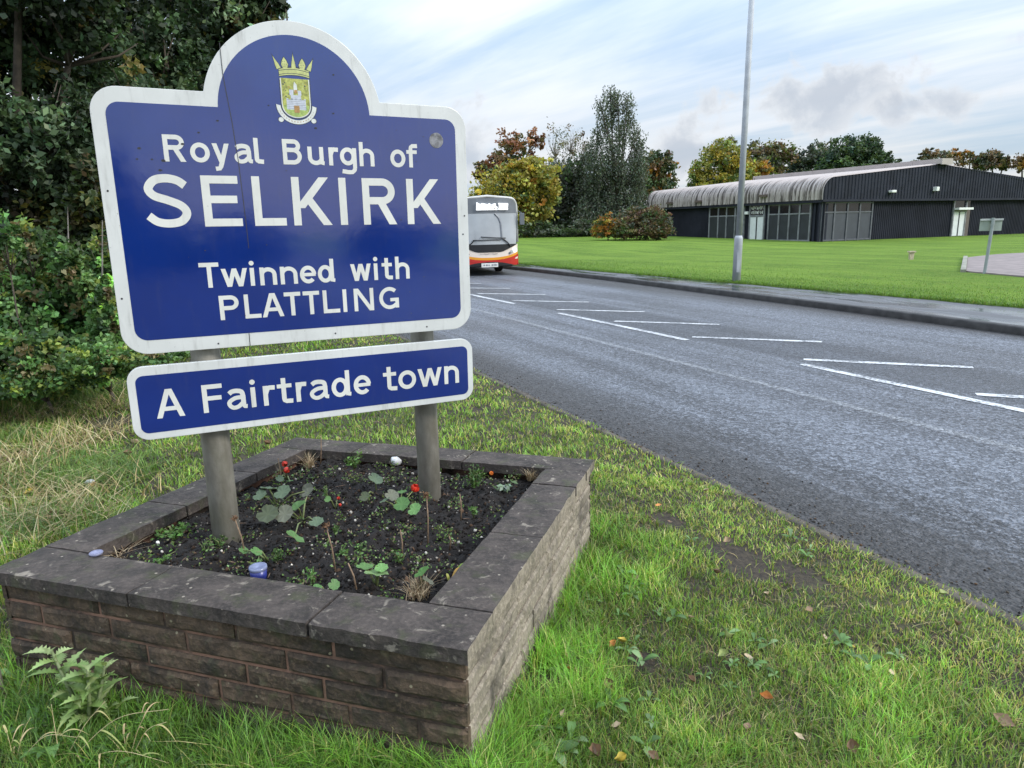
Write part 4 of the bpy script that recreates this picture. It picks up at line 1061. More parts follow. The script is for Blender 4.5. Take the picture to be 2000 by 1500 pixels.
for row in range(2):
    zc = zt_ + 0.16 + row * (eave_z - 0.30 - zt_) * 0.48
    hh_ = (eave_z - 0.30 - zt_) * 0.40
    q = a0 + 0.14
    while q < a1 - 0.2:
        w_ = random.uniform(0.10, 0.17)
        for _ in range(3):
            x0_, y0_ = random.uniform(0, w_), random.uniform(0, hh_ * .3); x1_, y1_ = random.uniform(0, w_), random.uniform(hh_ * .7, hh_)
            p0 = BO + WL * (q + x0_) + WLn * (off + 0.066) + UP * (zc + y0_); p1 = BO + WL * (q + x1_) + WLn * (off + 0.066) + UP * (zc + y1_)
            lt.tube([p0, (p0 + p1) / 2 + WL * random.uniform(-.05, .05), p1], 0.014, 4)
        q += w_ + 0.03
lt.build('lettering', M_wpaint, d1)
d2, a0, a1, zt_, off = door(wg, BO, WG, WGn, 1864, 1888, 413, 2, 0.06)
MB().frame_box(BO, WG, WGn, UP, (a0 + 0.04, a1 + 0.25), (off, off + 0.45), (zt_ + 0.12, zt_ + 0.27)).build('canopy', M_wpaint, d2)
MB().frame_box(BO, WG, WGn, UP, (a0 + 0.06, a1 + 0.5), (off - 0.06, off + 0.02), (zt_ + 0.28, eave_z - 0.14)).build('pane', M_dglass, d2)
MB().frame_box(BO, WG, WGn, UP, (a1 + 0.06, a1 + 0.55), (off, off + 0.04), (-0.2, zt_ + 0.27)).build('panel', simple('brown_panel', (0.10, 0.08, 0.07), 0.6), d2)
for (px, py, rx) in ((1738, 374, 0.42), (1823, 371, 0.28)):      # floodlights on the gable band
    b_, z_ = wg(px, py)
    MB().frame_box(BO, WG, WGn, UP, (b_ - rx / 2, b_ + rx / 2), (0.05, 0.35), (z_ - 0.08, z_ + 0.08 + (0.12 if rx < .3 else 0))).build('floodlight', M_wpaint, bld, bevel=0.03)
for px, py in ((1455, 416),):
    a_, z_ = wl(px, py); MB().frame_box(BO, WL, WLn, UP, (a_ - 0.16, a_ + 0.16), (-WI + 0.03, -WI + 0.2), (z_ - 0.1, z_ + 0.1)).build('floodlight', M_wpaint, bld, bevel=0.02)
for px, py in ((1311, 397), (1367, 394), (1494, 383)):
    a_, z_ = wl(px, py); MB().frame_box(BO, WL, WLn, UP, (a_ - 0.35, a_ + 0.35), (0.1, 0.25), (z_ - 0.06, z_ + 0.1)).build('bracket', simple('rusty_bracket', (0.10, 0.075, 0.06), 0.8), bld)
m_ = MB()
for q in (0.05, 0.32, 0.62): m_.frame_box(BO, WG, WGn, UP, (q, q + 0.16), (-WI - 0.02, -WI + 0.12), (-0.4, eave_z - 0.125))
for q in (0.30, 0.62): m_.frame_box(BO, WL, WLn, UP, (q, q + 0.16), (-WI - 0.02, -WI + 0.12), (-0.4, eave_z - 0.175))
m_.build('corner_pilaster', M_clad2, bld)

# ------------------------------------------------------------------ lamp column, sign seen from behind, marker post
M_galv = simple('lamp_galvanised', (0.36, 0.375, 0.395), 0.55, 0.16, 3, metal=0.0, bmp=0.1)
lp = G(1438, 550, 0.02); lp[2] = lawn_z(lp[0], lp[1])
lamp = thing('street_lamp', lp, 'tall grey galvanised lamp column standing at the edge of the lawn beside the pavement', 'street lamp')
ln_ = np.array([0.006, 0.0, 1.0])
dpx = np.linalg.norm(lp - CAMP) / FPX
MB().tube([lp + ln_ * z for z in (-0.3, 1.08, 1.12, 1.18)], [7.6 * dpx, 7.4 * dpx, 7.2 * dpx, 5.6 * dpx], 20).build('base', M_galv, lamp, smooth=False)
MB().tube([lp + ln_ * z for z in (1.18, 4.0, 8.0)], [5.6 * dpx, 5.2 * dpx, 4.6 * dpx], 18).build('column', M_galv, lamp, smooth=False)
MB().frame_box(lp + UP * 0.25, -WGn * 0 + np.array([1.0, 0, 0]), np.array([0, -1.0, 0]), UP, (-0.04, 0.04), (7.3 * dpx - 0.01, 7.3 * dpx + 0.006), (0, 0.5)).build('door', M_galv, lamp)
arm0 = lp + ln_ * 8.0
MB().tube([arm0 - UP * 0.02, arm0 + UP * 0.5 - WG * 0.2, arm0 + UP * 0.75 - WG * 1.0], [4.2 * dpx, 3.6 * dpx, 3.0 * dpx], 12).build('arm', M_galv, lamp)
MB().frame_box(arm0 + UP * 0.74 - WG * 1.0, -WG, WL, UP, (-0.05, 0.62), (-0.15, 0.15), (-0.07, 0.06)).build('lantern', M_galv, lamp, bevel=0.04)
for ch in lamp.children:
    for p_ in ch.data.polygons:
        if len(p_.vertices) == 4 and ch.name.split('.')[0] in ('base', 'column', 'arm'): p_.use_smooth = True
sp = G(1922, 537, 0.0); sp[2] = lawn_z(sp[0], sp[1])
rs = thing('road_sign', sp, 'small grey rectangular sign seen from behind on a single post by the paved drive', 'road sign')
tp = PD(1936, 427, sp[1])
MB().tube([sp - UP * 0.2, np.array([sp[0] + 0.06, sp[1], tp[2] + 0.02])], 0.042, 10).build('post', simple('sign_post_grey', (0.25, 0.28, 0.28), 0.5, 0.1), rs)
ax_ = unit(np.array([1.0, -0.12, 0])); an_ = unit(np.array([-0.12, -1.0, 0])); pc = np.array([sp[0] + 0.05, sp[1] + 0.06, tp[2]])
MB().frame_box(pc, ax_, an_, UP, (-0.27, 0.28), (-0.02, 0.0), (-0.32, 0.0)).build('panel', simple('sign_panel_back', (0.26, 0.30, 0.26), 0.5, 0.1), rs)
MB().frame_box(pc, ax_, an_, UP, (-0.28, 0.29), (0.001, 0.03), (-0.05, 0.0)).build('bracket', simple('sign_bracket', (0.36, 0.38, 0.37), 0.5, 0.1), rs)
wp = G(1779, 508, 0.0); wp[2] = lawn_z(wp[0], wp[1])
mk = thing('marker_post', wp, 'little cream concrete marker with a flat cap standing alone on the lawn', 'marker post')
M_cream = simple('cream_concrete', (0.44, 0.37, 0.26), 0.8, 0.2, 12)
MB().prism([(-0.055, -0.1), (0.055, -0.1), (0.09, 0.26), (-0.09, 0.26)], wp, (1, 0, 0), (0, 0, 1), (0, -1, 0), -0.05, 0.05).build('stem', M_cream, mk, bevel=0.006)
MB().frame_box(wp, (1, 0, 0), (0, 1, 0), UP, (-0.12, 0.12), (-0.09, 0.09), (0.262, 0.31)).build('cap', M_cream, mk, bevel=0.006)

# ------------------------------------------------------------------ the bus
BH = math.radians(15.5)
BX = np.array([math.cos(BH), math.sin(BH), 0]); BF = np.array([math.sin(BH), -math.cos(BH), 0])   # BX to the picture right, BF forwards (towards us)
q_ = G(1019, 534, ROADZ)
BW, BHT, BL = 2.2, 2.72, 8.6
br_ = np.array([0.34, 25.2, ROADZ])
bo_ = br_ - BX * BW / 2       # middle of the front at road level
bus = thing('single_decker_bus', bo_, 'white red and orange single decker bus coming towards us with lit destination display', 'bus')
M_bcream = simple('bus_cream_paint', (0.74, 0.64, 0.56), 0.25, 0.04, 2)
M_bred = simple('bus_red_paint', (0.46, 0.028, 0.022), 0.25, 0.05, 2)
M_borange = simple('bus_orange_paint', (0.72, 0.30, 0.03), 0.25, 0.05, 2)
M_bblack = simple('bus_black_trim', (0.012, 0.012, 0.014), 0.4, 0.2, 3)
M_bgrey = simple('bus_grey_trim', (0.13, 0.14, 0.155), 0.35, 0.08, 3)
M_broof = simple('bus_roof_white', (0.50, 0.49, 0.47), 0.35, 0.05, 3)
M_bglass = simple('bus_glass', (0.36, 0.38, 0.40), 0.06, 0.10, 1.2, spec=0.9)
M_bdark = simple('bus_side_glass', (0.02, 0.022, 0.026), 0.06, 0.1, 2, spec=0.8)
M_lit = simple('display_lit', (1.0, 1.0, 1.0), 0.4, 0.0, 2, emit=1.0)
M_head = simple('headlight_lit', (1.0, 0.95, 0.80), 0.2, 0.0, 2, emit=1.6)
M_tyre = simple('tyre', (0.012, 0.012, 0.012), 0.85, 0.2, 20)
def BP(x, z, d=0.0): return bo_ + BX * x + UP * z + BF * d
hw = BW / 2
def front_bulge(x, z): return 0.16 * (1 - (x / hw) ** 2) - 0.10 * max(0, (z - 0.9) / 1.9) ** 1.5 - 0.22 * max(0.0, abs(x) / hw - 0.86) / 0.14 * 0.5
def patch(name, poly_rows, mat, parent, lift=0.0, nx=14):
    """front skin: rows = list of (z, x_left, x_right)"""
    V = []; F = []
    for z, a, b in poly_rows:
        for i in range(nx + 1):
            x = a + (b - a) * i / nx; V.append(BP(x, z, front_bulge(x, z) + lift))
    n_ = nx + 1
    for j in range(len(poly_rows) - 1):
        for i in range(nx): F.append((j * n_ + i, j * n_ + i + 1, (j + 1) * n_ + i + 1, (j + 1) * n_ + i))
    m_ = MB(); m_.add(V, F); o = m_.build(name, mat, parent, fixn=False, smooth=True); return o
# body shell: rounded section swept backwards
sec = [(-hw, 0.36), (-hw, 2.35)] + [(-hw + 0.28 - 0.28 * math.cos(math.radians(a)), 2.35 + 0.30 * math.sin(math.radians(a))) for a in range(15, 91, 15)]
sec += [(0, BHT)] + [(-x, z) for x, z in sec[::-1]]
m_ = MB(); V = []
for d_ in (-0.12, -BL): V += [BP(x, z, d_ + (0.0 if d_ < -1 else front_bulge(x, z) * 0.9)) for x, z in sec]
K = len(sec); m_.add(V, [(i, i + 1, K + i + 1, K + i) for i in range(K - 1)] + [tuple(range(K, 2 * K))])
m_.add([BP(-hw, .36, -.12), BP(hw, .36, -.12), BP(hw, .36, -BL), BP(-hw, .36, -BL)], [(0, 1, 2, 3)])
body = m_.build('body', M_bcream, bus)
# the front: apron, bands, screen, display box
hx = hw - 0.01
patch('bumper', [(0.34, -hx * .95, hx * .95), (0.40, -hx, hx), (0.5, -hx, hx), (0.60, -hx, hx)], M_bred, bus, 0.0)
# dark lower grille under the bumper, curved
m_ = MB(); V = []
for i in range(15):
    x = -0.92 + 1.84 * i / 14; zt2 = 0.475 - 0.13 * (abs(x) / 0.92) ** 2.2
    V += [BP(x, 0.335 - 0.0 * zt2, front_bulge(x, .2) + 0.012), BP(x, max(zt2, .34), front_bulge(x, .4) + 0.012)]
m_.add(V, [(2 * i, 2 * i + 2, 2 * i + 3, 2 * i + 1) for i in range(14)]); m_.build('grille', M_bblack, bus, fixn=False)
def band(name, zl, zh, mat, lift, dip=0.0):
    m_ = MB(); V = []
    for i in range(19):
        x = -hx + 2 * hx * i / 18; k = (abs(x) / hx) ** 2.5 * dip
        V += [BP(x, zl + k, front_bulge(x, zl) + lift), BP(x, zh + k, front_bulge(x, zh) + lift)]
    m_.add(V, [(2 * i, 2 * i + 2, 2 * i + 3, 2 * i + 1) for i in range(18)]); return m_.build(name, mat, bus, fixn=False, smooth=True)
band('red_band', 0.44, 0.535, M_bred, 0.006, 0.20)
band('orange_band', 0.54, 0.625, M_borange, 0.006, 0.18)
band('nose', 0.56, 1.07, M_bcream, 0.0)
# side pieces that wrap the corner in red
for sx in (-1, 1):
    MB().frame_box(bo_, BX, BF, UP, (sx * hw - 0.012, sx * hw + 0.012), (-1.5, -0.10), (0.345, 0.72)).build('side_skirt', M_bred, bus)
# windscreen with dark lower vee and frame
patch('windscreen', [(1.06, -hx * .93, hx * .93), (1.5, -hx * .96, hx * .96), (1.85, -hx * .97, hx * .97), (2.13, -hx * .97, hx * .97)], M_bglass, bus, 0.010)
m_ = MB(); V = []
for i in range(17):
    x = -0.97 * hx + 1.94 * hx * i / 16; u = abs(x) / hx
    zb = 0.81 if u < 0.42 else 0.81 + (u - 0.42) * 0.46
    V += [BP(x, zb, front_bulge(x, zb) + 0.012), BP(x, 1.075, front_bulge(x, 1.07) + 0.014)]
m_.add(V, [(2 * i, 2 * i + 2, 2 * i + 3, 2 * i + 1) for i in range(16)]); m_.build('cowl', M_bblack, bus, fixn=False)
patch('display_box', [(2.13, -hx * .97, hx * .97), (2.35, -hx * .97, hx * .97), (2.50, -hx * .93, hx * .93), (2.58, -hx * .86, hx * .86), (2.64, -hx * .72, hx * .72)], M_bgrey, bus, 0.016)
m_ = MB()
rim = [(-hw, 1.15), (-hw, 2.35)] + [(-hw + 0.28 - 0.28 * math.cos(math.radians(a)), 2.35 + 0.30 * math.sin(math.radians(a))) for a in range(15, 91, 15)] + [(0, BHT)]
rim += [(-x, z) for x, z in rim[-2::-1]]
m_.tube([BP(x * .985, z - 0.02, front_bulge(x, z) * .9 - 0.03) for x, z in rim], 0.055, 8); m_.build('front_rim', M_broof, bus, smooth=True)
m_ = MB(); m_.prism([(-.62, 2.24), (.31, 2.24), (.29, 2.29), (.31, 2.34), (.24, 2.37), (.22, 2.46), (.12, 2.44), (.05, 2.40), (-.04, 2.46), (-.12, 2.43), (-.25, 2.45), (-.38, 2.47), (-.44, 2.43), (-.60, 2.50)], bo_, BX, UP, BF, 0.10, 0.17)
m_.prism([(.37, 2.24), (.78, 2.24), (.77, 2.32), (.79, 2.40), (.78, 2.46), (.56, 2.46), (.37, 2.47), (.40, 2.37)], bo_, BX, UP, BF, 0.10, 0.155)
m_.v = [tuple(np.array(q) + BX * ((((np.array(q) - bo_) @ BX) + .62) / 1.4 * 1.12 - .42 - ((np.array(q) - bo_) @ BX))) for q in m_.v]
m_.build('destination_display', M_lit, bus)
m_ = MB()
for (x, z, r_) in ((-.50, 2.40, .025), (-.44, 2.37, .018), (-.36, 2.38, .02), (-.2, 2.31, .018), (-.05, 2.34, .022), (.1, 2.33, .018), (.17, 2.29, .03), (-.1, 2.27, .018), (.54, 2.30, .03), (.65, 2.31, .025), (.57, 2.37, .015), (-.3, 2.41, .02), (.02, 2.38, .03)):
    x = (x + .62) / 1.4 * 1.12 - .42
    m_.prism([(x - r_ * 1.4, z - r_ * .5), (x + r_ * 1.4, z - r_ * .5), (x + r_, z + r_ * .5), (x - r_, z + r_ * .5)], bo_, BX, UP, BF, 0.171, 0.174)
m_.build('display_gap', M_bgrey, bus)
# curved grey pillar running down the screen
MB().tube([BP(x, z, front_bulge(x, z) + 0.008) for x, z in ((.22, 2.12), (.36, 1.98), (.43, 1.8), (.45, 1.5), (.46, 1.24))], 0.035, 8).build('screen_pillar', simple('pillar_grey', (0.20, 0.21, 0.23), 0.4), bus)
# wipers
for pts in ([(.78, 1.0), (.66, 1.14), (.46, 1.29)], [(-.86, 1.0), (-.64, 1.12), (-.54, 1.23)]):
    MB().tube([BP(x, z, front_bulge(x, z) + 0.045) for x, z in pts], 0.022, 6).build('wiper_arm', M_bblack, bus)
for pts in ([(-.30, 1.345), (.12, 1.31), (.60, 1.285)], [(-.58, 1.235), (-.2, 1.235), (.42, 1.232)]):
    MB().tube([BP(x, z, front_bulge(x, z) + 0.04) for x, z in pts], 0.016, 6).build('wiper_blade', M_bblack, bus)
# number plate with blurred marks
MB().frame_box(bo_, BX, BF, UP, (-.31, .29), (0.16, 0.195), (0.30, 0.44)).build('number_plate', simple('plate_white', (0.68, 0.68, 0.64), 0.4), bus, bevel=0.008)
m_ = MB()
for x, w_, h_ in ((-.24, .05, .05), (-.16, .06, .055), (-.09, .03, .05), (-.04, .03, .05), (.05, .07, .055), (.14, .07, .06), (.22, .04, .05)): m_.frame_box(bo_, BX, BF, UP, (x, x + w_), (0.196, 0.198), (.345, .345 + h_))
m_.build('plate_marks', simple('plate_mark', (0.22, 0.22, 0.24), 0.5), bus)
m_ = MB()
for k in range(14): m_.frame_box(bo_, BX, BF, UP, (-.33 + k * .045, -.30 + k * .045), (0.168, 0.172), (.745 + .012 * math.sin(k), .775 + .006 * math.cos(k * 2)))
m_.build('badge', simple('badge_grey', (0.40, 0.35, 0.33), 0.4), bus)
for sx in (-1, 1):
    for dx_, z_, r_ in ((0.93, 0.86, .085), (0.83, 0.82, .06)):
        m_ = MB(); m_.tube([BP(sx * dx_, z_, front_bulge(sx * dx_, z_) - 0.03), BP(sx * dx_, z_, front_bulge(sx * dx_, z_) + 0.03)], [r_, r_ * .9], 14)
        m_.build('headlight', M_head if dx_ > .85 else simple('lamp_glass', (0.5, 0.5, 0.46), 0.2), bus)
    m_ = MB(); m_.tube([BP(sx * .74, .76, front_bulge(.74, .76) - .02), BP(sx * .74, .76, front_bulge(.74, .76) + .02)], .04, 10); m_.build('fog_lamp', M_bgrey, bus)
    m_ = MB(); m_.tube([BP(sx * (hw + .02), 2.2, -.1), BP(sx * (hw + .14), 2.12, 0.02)], .02, 6); m_.frame_box(bo_, BX, BF, UP, (sx * (hw + .14) - .08, sx * (hw + .14) + .08), (-0.05, 0.05), (1.72, 2.12)); m_.build('mirror', M_bgrey, bus, bevel=0.015)
    for d_ in (-2.3, -6.6):
        wc = BP(sx * (hw - .16), 0.44, d_)
        wo_ = MB().tube([wc - BX * .13, wc - BX * .10, wc + BX * .10, wc + BX * .13], [.39, .44, .44, .39], 28).build('wheel', M_tyre, bus)
        MB().tube([wc + BX * sx * .128, wc + BX * sx * .14], [.24, .22], 20).build('rim', M_bgrey, wo_)
for sx in (-1, 1):
    for k in range(5):
        MB().frame_box(bo_, BX, BF, UP, (sx * hw - .012 if sx > 0 else -hw - .012, sx * hw + .012 if sx > 0 else -hw + .012), (-2.2 - k * 1.28, -1.0 - k * 1.28), (1.25, 2.2)).build('side_window', M_bdark, bus)
MB().frame_box(bo_, BX, BF, UP, (-hw + .15, hw - .15), (-BL + .3, -.3), (.28, .355)).build('chassis', M_bblack, bus)
# ------------------------------------------------------------------ trees and shrubs
def pick(pal, n, jit=0.22, which=None):
    pal = np.array([p[:3] for p in pal], float); 
    idx = which if which is not None else rng.integers(0, len(pal), n)
    c = pal[idx] * np.exp(rng.normal(0, jit, (n, 1))) * np.exp(rng.normal(0, jit * 0.35, (n, 3)))
    return np.clip(c, 0.003, 0.9)
def crown_leaves(lobes, n, pal, size, clump=0.28, per=26, weights=None, top=None, droop=0.0, flat=0.2, shell=2.4, aspect=0.6, pj=0.25):
    """lobes: list of (centre, (rx, ry, rz)); leaves gather in clumps near each lobe's surface"""
    vol = np.array([r[0] * r[2] for c, r in lobes]); vol = vol / vol.sum()
    Ps, Cs = [], []
    for (c, r), f_ in zip(lobes, vol):
        m_ = max(30, int(n * f_)); nc = max(4, m_ // per)
        d_ = unit(rng.normal(size=(nc, 3))); rad = rng.random(nc) ** (1 / shell)
        cc = np.array(c) + d_ * rad[:, None] * np.array(r)
        k = rng.integers(0, nc, m_)
        cs = np.array(r) * clump * rng.uniform(0.5, 1.3, nc)[k][:, None]
        P = cc[k] + np.clip(rng.normal(0, 0.5, (m_, 3)), -1.4, 1.4) * cs
        w_ = rng.choice(len(pal), nc, p=weights)
        if top is not None:                                   # autumn colour starts at the top of the crown
            hi = (cc[:, 2] - c[2]) / r[2]
            w_ = np.where(rng.random(nc) < np.clip(0.5 + 0.9 * hi, 0.03, 0.97), rng.choice(top, nc), w_)
        tone = np.exp(rng.normal(0, pj, nc))
        C_ = pick(pal, m_, 0.2, w_[k]) * tone[k][:, None]
        Ps.append(P); Cs.append(C_)
    P = np.concatenate(Ps); Cc = np.concatenate(Cs)
    V, Q = leaves_arrays(P, size, aspect, droop, flat)
    return V, Q, np.repeat(Cc, 4, 0)
def limbs(base, lobes, r0, fork=0.35, twigs=3, name='trunk', mat=None, parent=None, wob=0.06, n=8):
    m_ = MB(); base = np.array(base, float)
    top = np.mean([c for c, r in lobes], 0)
    H = top[2] - base[2]
    fk = base * (1 - fork) + top * fork; fk[:2] = base[:2] + (top[:2] - base[:2]) * fork * 0.6
    m_.tube([base - UP * 0.3, base + UP * 0.02 * H, (base + fk) / 2 + np.append(rng.normal(0, wob * H * .3, 2), 0), fk], [r0 * 1.25, r0, r0 * .85, r0 * .72], n)
    for c, r in lobes:
        c = np.array(c); mid_ = fk * .5 + c * .5 + np.append(rng.normal(0, wob * H * .5, 2), 0.06 * H)
        end = c + UP * r[2] * .5
        m_.tube([fk, mid_, c, end], [r0 * .6, r0 * .4, r0 * .25, r0 * .08], max(5, n - 2))
        for _ in range(twigs):
            e = c + unit(rng.normal(size=3) + np.array([0, 0, .5])) * np.array(r) * rng.uniform(.75, 1.0)
            s_ = mid_ * .4 + c * .6
            m_.tube([s_, s_ * .5 + e * .5 + rng.normal(0, .04 * H, 3) * .5, e], [r0 * .22, r0 * .13, r0 * .03], 5)
    return m_.build(name, mat or M_bark, parent, smooth=True, fixn=False)
def lobe_px(L, dist, dj=0.0):
    out = []
    for (px, py, rx, ry, *dd) in L:
        d_ = dist + (dd[0] if dd else rng.uniform(-dj, dj))
        c = PD(px, py, d_); k = d_ / FPX
        out.append((c, (rx * k, max(rx, ry) * k * 0.9, ry * k)))
    return out
def tree(name, label, cat, basepx, dist, L, pal, n, size, r0, group=None, mat=None, fork=0.35, twigs=3, zb=None, dj=0.6, parts=True, **kw):
    lobes = lobe_px(L, dist, dj)
    b = PD(basepx, 450, dist)
    zf = lawn_z if s_of(b[0], b[1]) > 12 else verge_z
    b[2] = float(zf(b[0], b[1])) if zb is None else zb
    o = thing(name, b, label, cat, group)
    limbs(b, lobes, r0, fork, twigs, parent=o, mat=mat)
    V, Q, c_ = crown_leaves(lobes, n, pal, size, **kw)
    np_mesh('crown', V, [Q], M_leaf, c_, parent=o)
    return o, lobes
DG = (0.046, 0.075, 0.036); MG = (0.070, 0.110, 0.042); LG = (0.15, 0.20, 0.055); OL = (0.13, 0.12, 0.050)
YG = (0.31, 0.29, 0.06); YE = (0.34, 0.26, 0.04); OR = (0.36, 0.17, 0.03); RU = (0.22, 0.10, 0.05); BR = (0.15, 0.10, 0.055); GR = (0.115, 0.130, 0.098)
FG = 'trees beyond the lawn'
tree('maple_tree', 'spreading russet and green autumn tree standing tallest just right of the bus', 'tree', 985, 84,
     [(960, 325, 34, 20), (1000, 285, 42, 26), (1040, 280, 24, 24), (945, 345, 20, 16), (985, 330, 50, 28), (1010, 390, 50, 50)], [RU, BR, OL, MG, OR], 6500, 0.42, 0.3, FG, weights=[.3, .2, .2, .22, .08], top=[0, 0, 1, 2], clump=.22, shell=2)
tree('sycamore_tree', 'broad rounded yellow green tree rising directly behind the bus', 'tree', 1000, 62,
     [(1000, 365, 66, 46), (950, 395, 38, 40), (1048, 340, 46, 32), (1000, 425, 80, 40), (930, 410, 28, 32), (1062, 380, 36, 46), (1020, 330, 40, 24)], [YG, LG, MG, YE, OR], 17000, 0.32, 0.35, FG, weights=[.34, .2, .3, .12, .04], top=[0, 3, 0], clump=.24)
tree('bare_birch_tree', 'thin nearly bare pale birch with sparse twigs between the russet tree and the weeping birch', 'tree', 1112, 75,
     [(1115, 275, 28, 36), (1080, 290, 16, 46), (1140, 300, 24, 36), (1105, 340, 40, 40)], [(0.26, 0.23, 0.20), BR, GR, OL], 1900, 0.22, 0.12, FG, mat=M_barkpale, twigs=26, clump=.3)
tree('willow_tree', 'dull grey green bushy tree filling the gap left of the weeping birch', 'tree', 1105, 66,
     [(1105, 385, 46, 60), (1075, 410, 30, 44), (1130, 350, 34, 44), (1100, 430, 62, 34), (1050, 435, 36, 28), (1150, 400, 34, 56), (1075, 345, 26, 30)], [GR, GR, MG, (0.085, 0.095, 0.075)], 24000, 0.29, 0.25, FG, clump=.22, droop=.5)
tree('leafy_oak_tree', 'round brown green tree tucked behind the right side of the weeping birch', 'tree', 1280, 80,
     [(1285, 325, 34, 34), (1265, 350, 30, 40), (1300, 350, 22, 30), (1280, 385, 44, 34)], [OL, MG, DG, OR, BR], 8000, 0.38, 0.3, FG, weights=[.3, .25, .2, .1, .15], clump=.22)
tree('cherry_tree', 'small orange brown tree between the sign edge and the yellow green tree', 'tree', 905, 88, [(912, 412, 22, 22), (890, 420, 26, 20), (925, 424, 20, 16)], [OR, RU, OL, BR], 3200, .4, .2, FG, clump=.24)
for nm, lb, bx, d_, h_, pal in (('beech_tree', 'olive tree at the far end of the road, hidden behind the sign', 820, 95, 46, [OL, MG, GR]), ('oak_tree', 'brown green tree at the far end of the road, hidden behind the sign', 740, 100, 54, [OL, BR, MG]), ('ash_tree', 'green tree on the near side of the far road, hidden behind the sign', 620, 90, 60, [MG, DG, LG]), ('sycamore_tree', 'dark tree nearest the wood, hidden behind the sign', 500, 80, 64, [DG, MG, OL])):
    tree(nm, lb, 'tree', bx, d_, [(bx, 440 - h_, 50, h_ * .6), (bx - 40, 440 - h_ * .6, 44, h_ * .55), (bx + 42, 440 - h_ * .6, 44, h_ * .55), (bx, 440 - h_ * .3, 80, h_ * .4)], pal, 5500, .45, .3, 'trees at the far end of the road', clump=.24)
# weeping birch: hanging strands of small leaves
wb = PD(1205, 450, 63); wb[2] = float(lawn_z(wb[0], wb[1]))
wbo = thing('weeping_birch_tree', wb, 'tall dark weeping birch with hanging strands, highest tree left of the building', 'tree', FG)
wl_ = lobe_px([(1192, 178, 16, 12), (1206, 186, 14, 10), (1172, 200, 14, 14), (1226, 194, 15, 18), (1198, 212, 16, 14), (1184, 236, 18, 20), (1228, 224, 11, 18), (1214, 250, 20, 22), (1246, 262, 16, 24), (1166, 266, 15, 20), (1196, 286, 24, 26), (1244, 298, 18, 34), (1152, 292, 12, 22), (1172, 312, 24, 26), (1216, 326, 34, 34), (1250, 326, 14, 36), (1166, 352, 32, 36), (1150, 380, 22, 40), (1210, 382, 52, 52), (1200, 430, 64, 30), (1150, 420, 34, 40), (1190, 420, 44, 40), (1240, 400, 32, 50)], 63, 0.8)
limbs(wb, wl_, 0.16, 0.3, 1, parent=wbo)
Vs_, Cs_ = [], []; Pl = []
for c, r in wl_:
    k_ = int(46 * r[0] * r[2] * (1.25 if c[2] > 7.2 else 1.9)) + 10
    for _ in range(k_):
        d_ = unit(rng.normal(size=3)) * rng.random() ** .4
        st_ = np.array(c) + d_ * np.array(r); L_ = rng.uniform(.4, 1.7)
        m_ = int(L_ * 12); tt_ = np.linspace(0, 1, m_)
        sway = rng.normal(0, .12, 2)
        P = st_ + np.stack([sway[0] * tt_, sway[1] * tt_, -L_ * tt_], 1) + rng.normal(0, .10, (m_, 3))
        Pl.append(P); Cs_.append(pick([(0.068, 0.096, 0.058), (0.115, 0.132, 0.098), (0.095, 0.118, 0.086)], m_, .2) * math.exp(rng.normal(0, .28)))
P = np.concatenate(Pl); V, Q = leaves_arrays(P, 0.21, 0.5, 1.1, 0)
np_mesh('crown', V, [Q], M_leaf, np.repeat(np.concatenate(Cs_), 4, 0), parent=wbo)
# shrubs on the lawn
def shrub(name, label, basepx, dist, L, pal, n, size, group=None, **kw): return tree(name, label, 'shrub', basepx, dist, L, pal, n, size, 0.05, group, twigs=2, fork=.2, **kw)
shrub('rounded_shrub', 'big domed red brown and green shrub in front of the left end of the building', 1262, 52,
      [(1240, 428, 36, 24), (1280, 436, 32, 28), (1255, 450, 60, 16), (1215, 446, 24, 20), (1262, 420, 28, 16), (1290, 452, 26, 14)], [(.15, .085, .06), BR, OL, MG, GR], 17000, 0.17, weights=[.18, .26, .22, .18, .16], clump=.2)
shrub('small_shrub', 'low orange and yellow shrub at the left foot of the big domed shrub', 1188, 52.5,
      [(1185, 437, 24, 20), (1168, 446, 16, 14), (1205, 452, 22, 12), (1185, 456, 30, 8)], [OR, YG, MG, (0.28, 0.12, 0.03)], 4500, 0.15, weights=[.34, .26, .26, .14], clump=.22)
shrub('shrub', 'dark low bushes along the foot of the trees right of the bus', 1090, 61,
      [(1050, 448, 36, 18), (1100, 452, 44, 12), (1140, 446, 26, 18)], [DG, MG, GR], 6000, 0.2, clump=.22)
